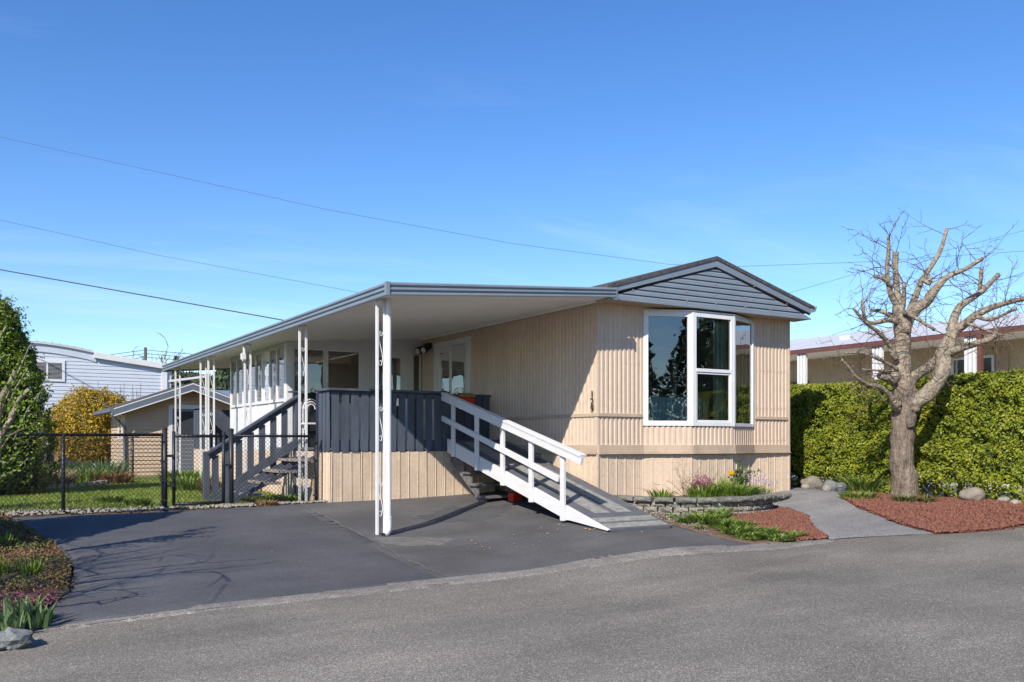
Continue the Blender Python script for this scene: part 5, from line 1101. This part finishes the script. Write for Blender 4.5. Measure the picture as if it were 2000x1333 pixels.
for i, (x,y,z,lab) in enumerate(((2.55,-.62,ZS,'pale blue flowering bulbs beside the small evergreen shrub'),(3.25,-.28,.54,'pale blue flowering bulbs in the small corner planter'))):
    t = clump('bluebells', lab, 'plant', x, y, z, 90, .17, .18, .014, 'weed_leaf', .5, .5, 'blue flowering bulbs')
    P = []
    for q in range(12):
        fx, fy = x+random.gauss(0,.11), y+random.gauss(0,.06); top = .30+random.uniform(-.05,.12)
        for s in range(12): P.append((fx+random.gauss(0,.012)+.05*s/12, fy+random.gauss(0,.012), z+top*(.6+.4*s/12)))
    leaves('flower', np.array(P), np.tile([-.3,-.6,.4],(len(P),1)), .024, 'blue_flower', t, .6, 1.0)
pop = thing('yellow_tulip', 'single yellow tulip standing above the planter leaves', 'flower', (1.86,-1.0,ZS)); MB().tube([(1.86,-1.0,ZS),(1.865,-1.0,ZS+.2),(1.85,-1.0,ZS+.33)], .006, 5).build('stem', 'weed_leaf', pop)
for i in range(6):
    a = i*math.pi/3; c_, s_ = math.cos(a), math.sin(a); b = Vector((1.85,-1.0,ZS+.325)); k = MB(); side = Vector((-s_,c_,0)); o_ = Vector((c_,s_,0))
    k.add([b, b+o_*.035+side*.026+Vector((0,0,.03)), b+o_*.045+side*.02+Vector((0,0,.07)), b+o_*.04+Vector((0,0,.09)), b+o_*.045-side*.02+Vector((0,0,.07)), b+o_*.035-side*.026+Vector((0,0,.03))], [(0,1,2,3,4,5)]); k.build('petal', 'yellow_petal', pop)
# weeds along the drive edge
WD = [(.28,-1.65,60,.09,.14),(.55,-1.75,130,.17,.22),(.62,-2.1,160,.20,.20),(.50,-2.45,170,.20,.17),(.42,-2.75,120,.17,.15),(.85,-2.2,90,.15,.14),(.80,-2.65,140,.18,.15),(.72,-3.0,150,.19,.14),(1.05,-2.95,80,.14,.12),(1.0,-1.62,60,.11,.25),(.35,-1.3,24,.06,.08),(.22,-2.05,26,.06,.08)]
WN = ['small weed tuft beside the ramp end','tall weed clump against the block planter','broad green weed clump left of the lava rock','weed clump at the driveway edge below the planter','weed tuft at the corner where driveway meets verge','weed tuft spilling onto the left lava rock','weed clump in the middle of the verge','weed clump nearest the road edge','weed tuft on the lava rock beside the road','tall yellowish weed against the planter blocks','tiny sprout in the pale gravel by the planter','tiny sprout beside the ramp foot']
for (x,y,n,r,h), lb_ in zip(WD, WN): clump('weed', lb_, 'weed', x, y, float(zg(x,y))+.02, n, r, h*.7, .024, 'weed_leaf', 1.1, .5, 'weeds beside the driveway'); k = int(n*2.2); a = RNG.uniform(0,2*np.pi,k); q = np.sqrt(RNG.uniform(0,1,k))*r*1.05; leaves('broad_leaves', np.stack([x+np.cos(a)*q, y+np.sin(a)*q, float(zg(x,y))+.02+h*.55*RNG.uniform(.1,1,k)*(1.1-q/r*.7)],1), np.stack([np.cos(a)*.6, np.sin(a)*.6, 1+0*a],1), .045, 'weed_leaf', last_thing(), .5, .6)
TG = [(4.45,-1.35,260,.28,.13,'weed_leaf','bright green ground cover left of the tree trunk'),(4.75,-2.0,200,.20,.14,'olive_cover','brown green heather tuft at the foot of the tree'),(4.95,-2.25,120,.12,.12,'olive_cover','small brown tuft on lava rock right of the trunk'),(5.35,-2.0,70,.10,.11,'olive_cover','tiny dry tuft farther right on the lava rock'),(5.75,-.4,240,.25,.35,'weed_leaf','lime leafy plant at the foot of the hedge')]
for x,y,n,r,h,m,lb_ in TG: clump('ground_plant', lb_, 'plant', x, y, float(zg(x,y))+.01, n, r, h, .022, m, .7, .5, 'plants around the tree')
# ------------------------------------------------------------------ loose stone and chips
def on_ground(poly, n, off): x, y = scatter(poly, n); return np.stack([x, y, zg(x, y)+off], 1)
for i, (pl_, n, lb_) in enumerate(((LAVA_L, 7000, 'red lava rock chips left of the path'), (LAVA_R, 15000, 'red lava rock chips around the tree'))):
    o = stones('lava_chips', on_ground(pl_, int(n*.75), .026), .026, 'lava_chip', flat=.9); tag(o, lb_, 'lava rock', kind='stuff')
o = stones('lava_chips', on_ground([(2.9,-3.74),(3.15,-3.0),(3.5,-2.3),(3.7,-1.8),(3.8,-1.9),(3.5,-2.9),(4.6,-3.95),(6.6,-4.25),(6.6,-4.4),(4.6,-4.12)], 380, .012), .016, 'lava_chip'); tag(o, 'stray red chips spilled along the road edge', 'lava rock', kind='stuff')
GR1 = [(-12,2.75),(-7.9,2.70),(-4.6,2.76),(-4.5,2.95),(-5.8,3.25),(-7.9,3.35),(-12,3.4)]; GR2 = [(-5.0,2.72),(-3.28,2.80),(-3.28,3.5),(-3.9,3.4),(-5.0,3.25)]; GR3 = [(.04,-1.2),(.25,-.75),(.6,-1.05),(.9,-1.45),(.6,-1.7),(.14,-2.3)]
for pl_, n, r, lb_ in ((GR1, 1300, .027, 'pale round stones along the fence foot'), (GR2, 700, .030, 'pale round stones under the side stairs'), (GR3, 300, .015, 'pale gravel between ramp foot and planter')):
    o = stones('pale_gravel', on_ground(pl_, n, .022), r, 'pale_stone'); tag(o, lb_, 'gravel', kind='stuff')
o = stones('leaf_litter', on_ground([(-3,-.6),(-1.0,-.7),(-.3,-2.2),(-3,-1.6)], 46, .016), .018, 'leaf_litter', flat=.25); tag(o, 'scattered pale leaf bits on the driveway', 'leaf litter', kind='stuff')
o = stones('leaf_litter', on_ground([(-7.4,2.5),(-.2,2.5),(-.1,-2.6),(-7.4,-2.6)], 90, .017), .009, 'pale_stone', flat=.3); tag(o, 'tiny pale bits strewn over the driveway', 'leaf litter', kind='stuff')
RK = [(5.55,.55,.20,'boulder','round tan boulder at the left foot of the hedge'),(5.45,.05,.17,'granite','grey green stone in the row below the hedge'),(5.6,-.15,.15,'granite','flat grey stone beside the lime leafy plant'),(5.30,-.0,.09,'pale_stone','small pale stone in front of the grey stones'),(5.35,.55,.08,'pale_stone','small tan stone left of the round boulder'),(5.7,-2.55,.19,'boulder','pale boulder under the hedge right of the tree'),(5.85,-3.0,.09,'pale_stone','small white stone near the right boulder'),(5.75,-3.25,.08,'pale_stone','second small white stone near the right edge')]
for i, (x,y,r,m,lb_) in enumerate(RK): tag(rock('boulder', (x,y,float(zg(x,y))+r*.45), r, m, None, i, (1.1,1.0,.8)), lb_, 'rock', 'stones along the hedge')
rr = W(28, 1213, 6.95); tag(rock('boulder', (rr.x, rr.y, float(zg(rr.x,rr.y))+.05), .125, 'granite', None, 11, (1.15,.85,.72), 3, .75), 'angular blue grey rock at the corner of the left bed', 'rock')
# ------------------------------------------------------------------ lawn and left bed planting
n = 60000; x, y = scatter([(-9.5,3.4),(-5.0,3.3),(-3.3,3.6),(-3.1,14.5),(-9.5,14.5)], n)
g = blades('lawn_grass', np.stack([x,y,zg(x,y)],1), .055, .009, 'grass', None, .5, .5); tag(g, 'short green lawn grass behind the fence', 'grass', kind='stuff')
n = 22000; x, y = scatter(LEFTBED, n*2); q = x > -9.4; x, y = x[q], y[q]; P = np.stack([x,y,zg(x,y)+.02],1); sel = np.array([noise.noise((a*1.7,b*1.7,0)) for a, b in zip(x,y)])
Q = P + np.stack([0*sel, 0*sel, RNG.uniform(0,.07,len(sel))],1); UPN = np.tile([0,0,1.0],(len(Q),1)); g = leaves('heather_cover', Q[sel < .12], UPN[sel < .12], .034, 'rust_cover', None, .45, 1.0); tag(g, 'rusty brown heather ground cover in the left bed', 'ground cover', kind='stuff')
g = leaves('moss_cover', Q[sel >= -.12], UPN[sel >= -.12], .036, 'olive_cover', None, .45, 1.0); tag(g, 'olive green ground cover in the left bed', 'ground cover', kind='stuff')
LB = [(20,1185,7.25,40,.10,.24,'iris_leaf','iris clump at the left edge beside the rock'),(75,1160,7.5,36,.09,.22,'iris_leaf','iris clump nearest the driveway edge'),(45,1165,7.55,40,.10,.22,'iris_leaf','iris clump in the middle of the left bed'),(5,1070,8.9,50,.12,.18,'lily_leaf','bright green tuft at the upper left of the bed'),(60,1075,8.9,50,.10,.16,'lily_leaf','yellow green grass tuft at the upper bed edge'),(5,1190,7.0,60,.08,.10,'weed_leaf','low green sprouts behind the rock'),(92,1150,7.7,30,.05,.10,'lily_leaf','small yellow tuft at the driveway edge'),(10,1030,10.2,60,.15,.2,'weed_leaf','leafy green plant in the shade behind the bed')]
for px, py, d, n, r, h, m, lb_ in LB:
    p = W(px, py, d); clump('bed_plant', lb_, 'plant', p.x, p.y, float(zg(p.x,p.y))+.02, n, r, h, .03 if m == 'iris_leaf' else .014, m, .35, .3, 'plants in the left bed')
p = W(45,1130,8.0); hp = thing('pink_heather', 'pink flowering heather patch in the left bed', 'plant', (p.x,p.y,float(zg(p.x,p.y)))); n = 700; a = RNG.uniform(0,2*np.pi,n); q = np.sqrt(RNG.uniform(0,1,n)); P = np.stack([p.x+np.cos(a)*q*.28, p.y+np.sin(a)*q*.2, 0*a],1); P[:,2] = zg(P[:,0],P[:,1])+.03+RNG.uniform(0,.07,n); leaves('blossom', P, np.tile([0,0,1.0],(n,1)), .02, 'pink_flower', hp, .6, 1.0)
BK = [(90,925,19.5,240,.55,.42,'dry_stem','dry tan lavender clump in the back bed'),(165,905,21.5,200,.5,.38,'weed_leaf','green leafy clump at the middle of the back bed'),(205,880,23.5,160,.5,.55,'iris_leaf','tall iris clump left of the shed'),(170,895,22.5,110,.4,.45,'iris_leaf','iris clump farther left in the back bed'),(218,925,21.5,220,.45,.30,'rust_cover','rust coloured dry clump in front of the shed'),(375,935,18.5,260,.50,.32,'weed_leaf','bushy green weeds behind the gate'),(355,915,21.5,200,.45,.35,'lily_leaf','yellow green shrub in front of the shed door'),(428,955,17.0,180,.30,.28,'rust_cover','rusty clump beside the gate post'),(215,985,14.6,120,.16,.16,'weed_leaf','green weeds along the fence foot'),(270,990,14.2,120,.16,.14,'weed_leaf','green weeds left of the gate post'),(565,975,15.6,90,.22,.15,'weed_leaf','grass under the side stairs'),(520,995,14.2,70,.18,.10,'rust_cover','dry brown grass by the gate post'),(30,880,21,200,.6,.5,'weed_leaf','green clump below the arborvitae'),(120,868,24,200,.6,.5,'shrub_leaf','dark clump behind the lavender')]
for px, py, d, n, r, h, m, lb_ in BK:
    p = W(px, py, d); clump('yard_plant', lb_, 'plant', p.x, p.y, float(zg(p.x,p.y)), n*2, r, h, .03, m, .5, .5, 'plants in the back yard')
C_ = [(-8.5,9.2),(-7,9.6),(-5.8,11),(-4.9,13)]; ed = thing('bed_edging', 'curved pale stone edging between lawn and back bed', 'edging', (-7,10,.5)); pts = poly_pts(C_, .3); e0 = MB().box(-.14,.14,-.06,.06,-.05,.10).build('edging_stone', 'pale_stone', None, bevel=.01); e0.parent = ed
for i, (a, b) in enumerate(zip(pts, pts[1:])):
    o = e0 if i == 0 else share(e0, ed, (0,0,0)); m = a.lerp(b,.5); o.location = (m.x+7, m.y-10, .48-.5+random.uniform(-.01,.01)); o.rotation_euler = (0,0,math.atan2((b-a).y,(b-a).x))
# ------------------------------------------------------------------ overhead lines and far background
def line(label, pts, r, sag=0.0):
    P = [W(*p) for p in pts]; out = []
    for i in range(len(P)-1):
        for k in range(16):
            t = k/16; out.append(P[i].lerp(P[i+1], t) - Vector((0,0,sag*4*t*(1-t))))
    out.append(P[-1]); o = MB().tube(out, r, 5).build('power_line', 'wire', None); tag(o, label, 'wire', 'overhead wires')
line('highest thin overhead wire crossing the sky from the left edge', [(-300,205,30),(0,268,30),(640,410,30),(1000,476,30),(1310,517,30),(1440,521,30),(1690,512,30),(2300,470,30)], .006)
line('thin overhead wire in the middle of the left sky', [(-300,368,30),(0,430,30),(300,497,30),(700,572,30),(1000,620,30)], .006)
line('thick dark overhead wire running down to the carport', [(-300,470,28),(0,527,28),(280,577,28),(560,627,28),(800,668,28)], .018)
line('faint wire above the neighbour roof at the right', [(1480,590,45),(1690,530,45),(2200,400,45)], .008)
line('wire just above the right neighbour roof', [(1480,705,60),(1640,650,60),(2100,500,60)], .014)
up = thing('utility_pole', 'distant wooden utility pole above the pale blue roof', 'pole', tuple(W(284,860,70))); k = W(284,860,70); MB().tube([(k.x,k.y,k.z-1),(k.x,k.y,W(284,679,70).z)], [.14,.11], 8).build('shaft', 'pole_wood', up)
for z_ in (690, 697, 704):
    a = W(150,z_+12,70); b = W(284,z_-6,70); c = W(440,z_+8,70); o = MB().tube([a,b,c], .02, 4).build('wire', 'wire', up)
def bare_far(label, px, py, d, top, seed, sp=.5, n=9):
    global tw
    k = W(px, py, d); t = thing('bare_tree', label, 'tree', tuple(k), 'distant bare trees'); h = W(px, top, d).z - k.z; random.seed(seed); tw = MB()
    tw.tube([k - Vector((0,0,1)), k + Vector((0,0,h*.6))], [.22,.12], 6)
    for i in range(n): shoot(k + Vector((0,0,h*random.uniform(.15,.5))), Vector((random.gauss(0,sp), random.gauss(0,sp), 1)), h*random.uniform(.4,.6), .07, 2)
    tw.build('branches', 'far_twig', t)
bare_far('distant bare tree left of the utility pole', 268, 800, 85, 678, 1, .35); bare_far('distant wide bare tree right of the utility pole', 326, 800, 85, 674, 2, .5, 13); bare_far('distant small bare tree beside the wide one', 303, 800, 90, 690, 4, .4)
def far_tree(label, px, d, top, r, n, m='dark_conifer', pw=.85, name='conifer', group='distant trees'):
    k = W(px, 860, d); t = cone_conifer(name, label, k.x, k.y, 0.0, W(px, top, d).z, r, n, m, 'tree', .5, pw); t['group'] = group
far_tree('distant dark conifer framed below the carport beside the sunroom', 432, 80, 712, 3.0, 1500); far_tree('distant dark conifer farther right below the carport', 446, 86, 700, 2.6, 1500); far_tree('distant conifer left of the framed pair', 405, 90, 738, 3.5, 1500); far_tree('distant conifer tip above the pale blue roof edge', 345, 85, 698, 1.2, 700); far_tree('olive tree seen under the neighbour roof brace', 335, 60, 728, 2.6, 1800, 'far_tree', .4); far_tree('olive tree beyond the shed roof', 372, 66, 730, 3.0, 1800, 'far_tree', .4); far_tree('olive tree farther right beyond the shed', 395, 64, 735, 2.4, 1600, 'far_tree', .4)
# invented conifers across the road, added for the reflection in the bay window
RT = [(11,-12,6.5,2.1,'big dark invented conifer across the road mirrored in the bay window'),(15,-16.5,8.6,2.6,'tall dark invented conifer across the road mirrored behind the big one'),(8.0,-15,6.1,1.8,'smaller invented conifer across the road mirrored in the left bay pane'),(20,-18,8.6,2.7,'invented conifer farther along the road mirrored in the middle bay pane'),
 (2.6,-21,7.9,2.4,'invented conifer across the road mirrored beside the left frame edge'),(-1.5,-23,8.6,2.6,'second invented conifer across the road mirrored in the left pane'),(5.5,-24,9.4,2.7,'tallest invented conifer across the road mirrored in the left pane'),(12,-22,10.1,2.9,'tall invented conifer behind the mirrored trees of the middle pane'),(22,-26,10.8,3.2,'far tall invented conifer closing the mirrored tree line')]
for i, (x, y, h, r, lb_) in enumerate(RT):
    t = cone_conifer('conifer', lb_, x, y, 0.1, h, r, 9000, 'dark_conifer', 'tree', .20, .7, spray=250, core=.45); t['group'] = 'invented trees across the road'
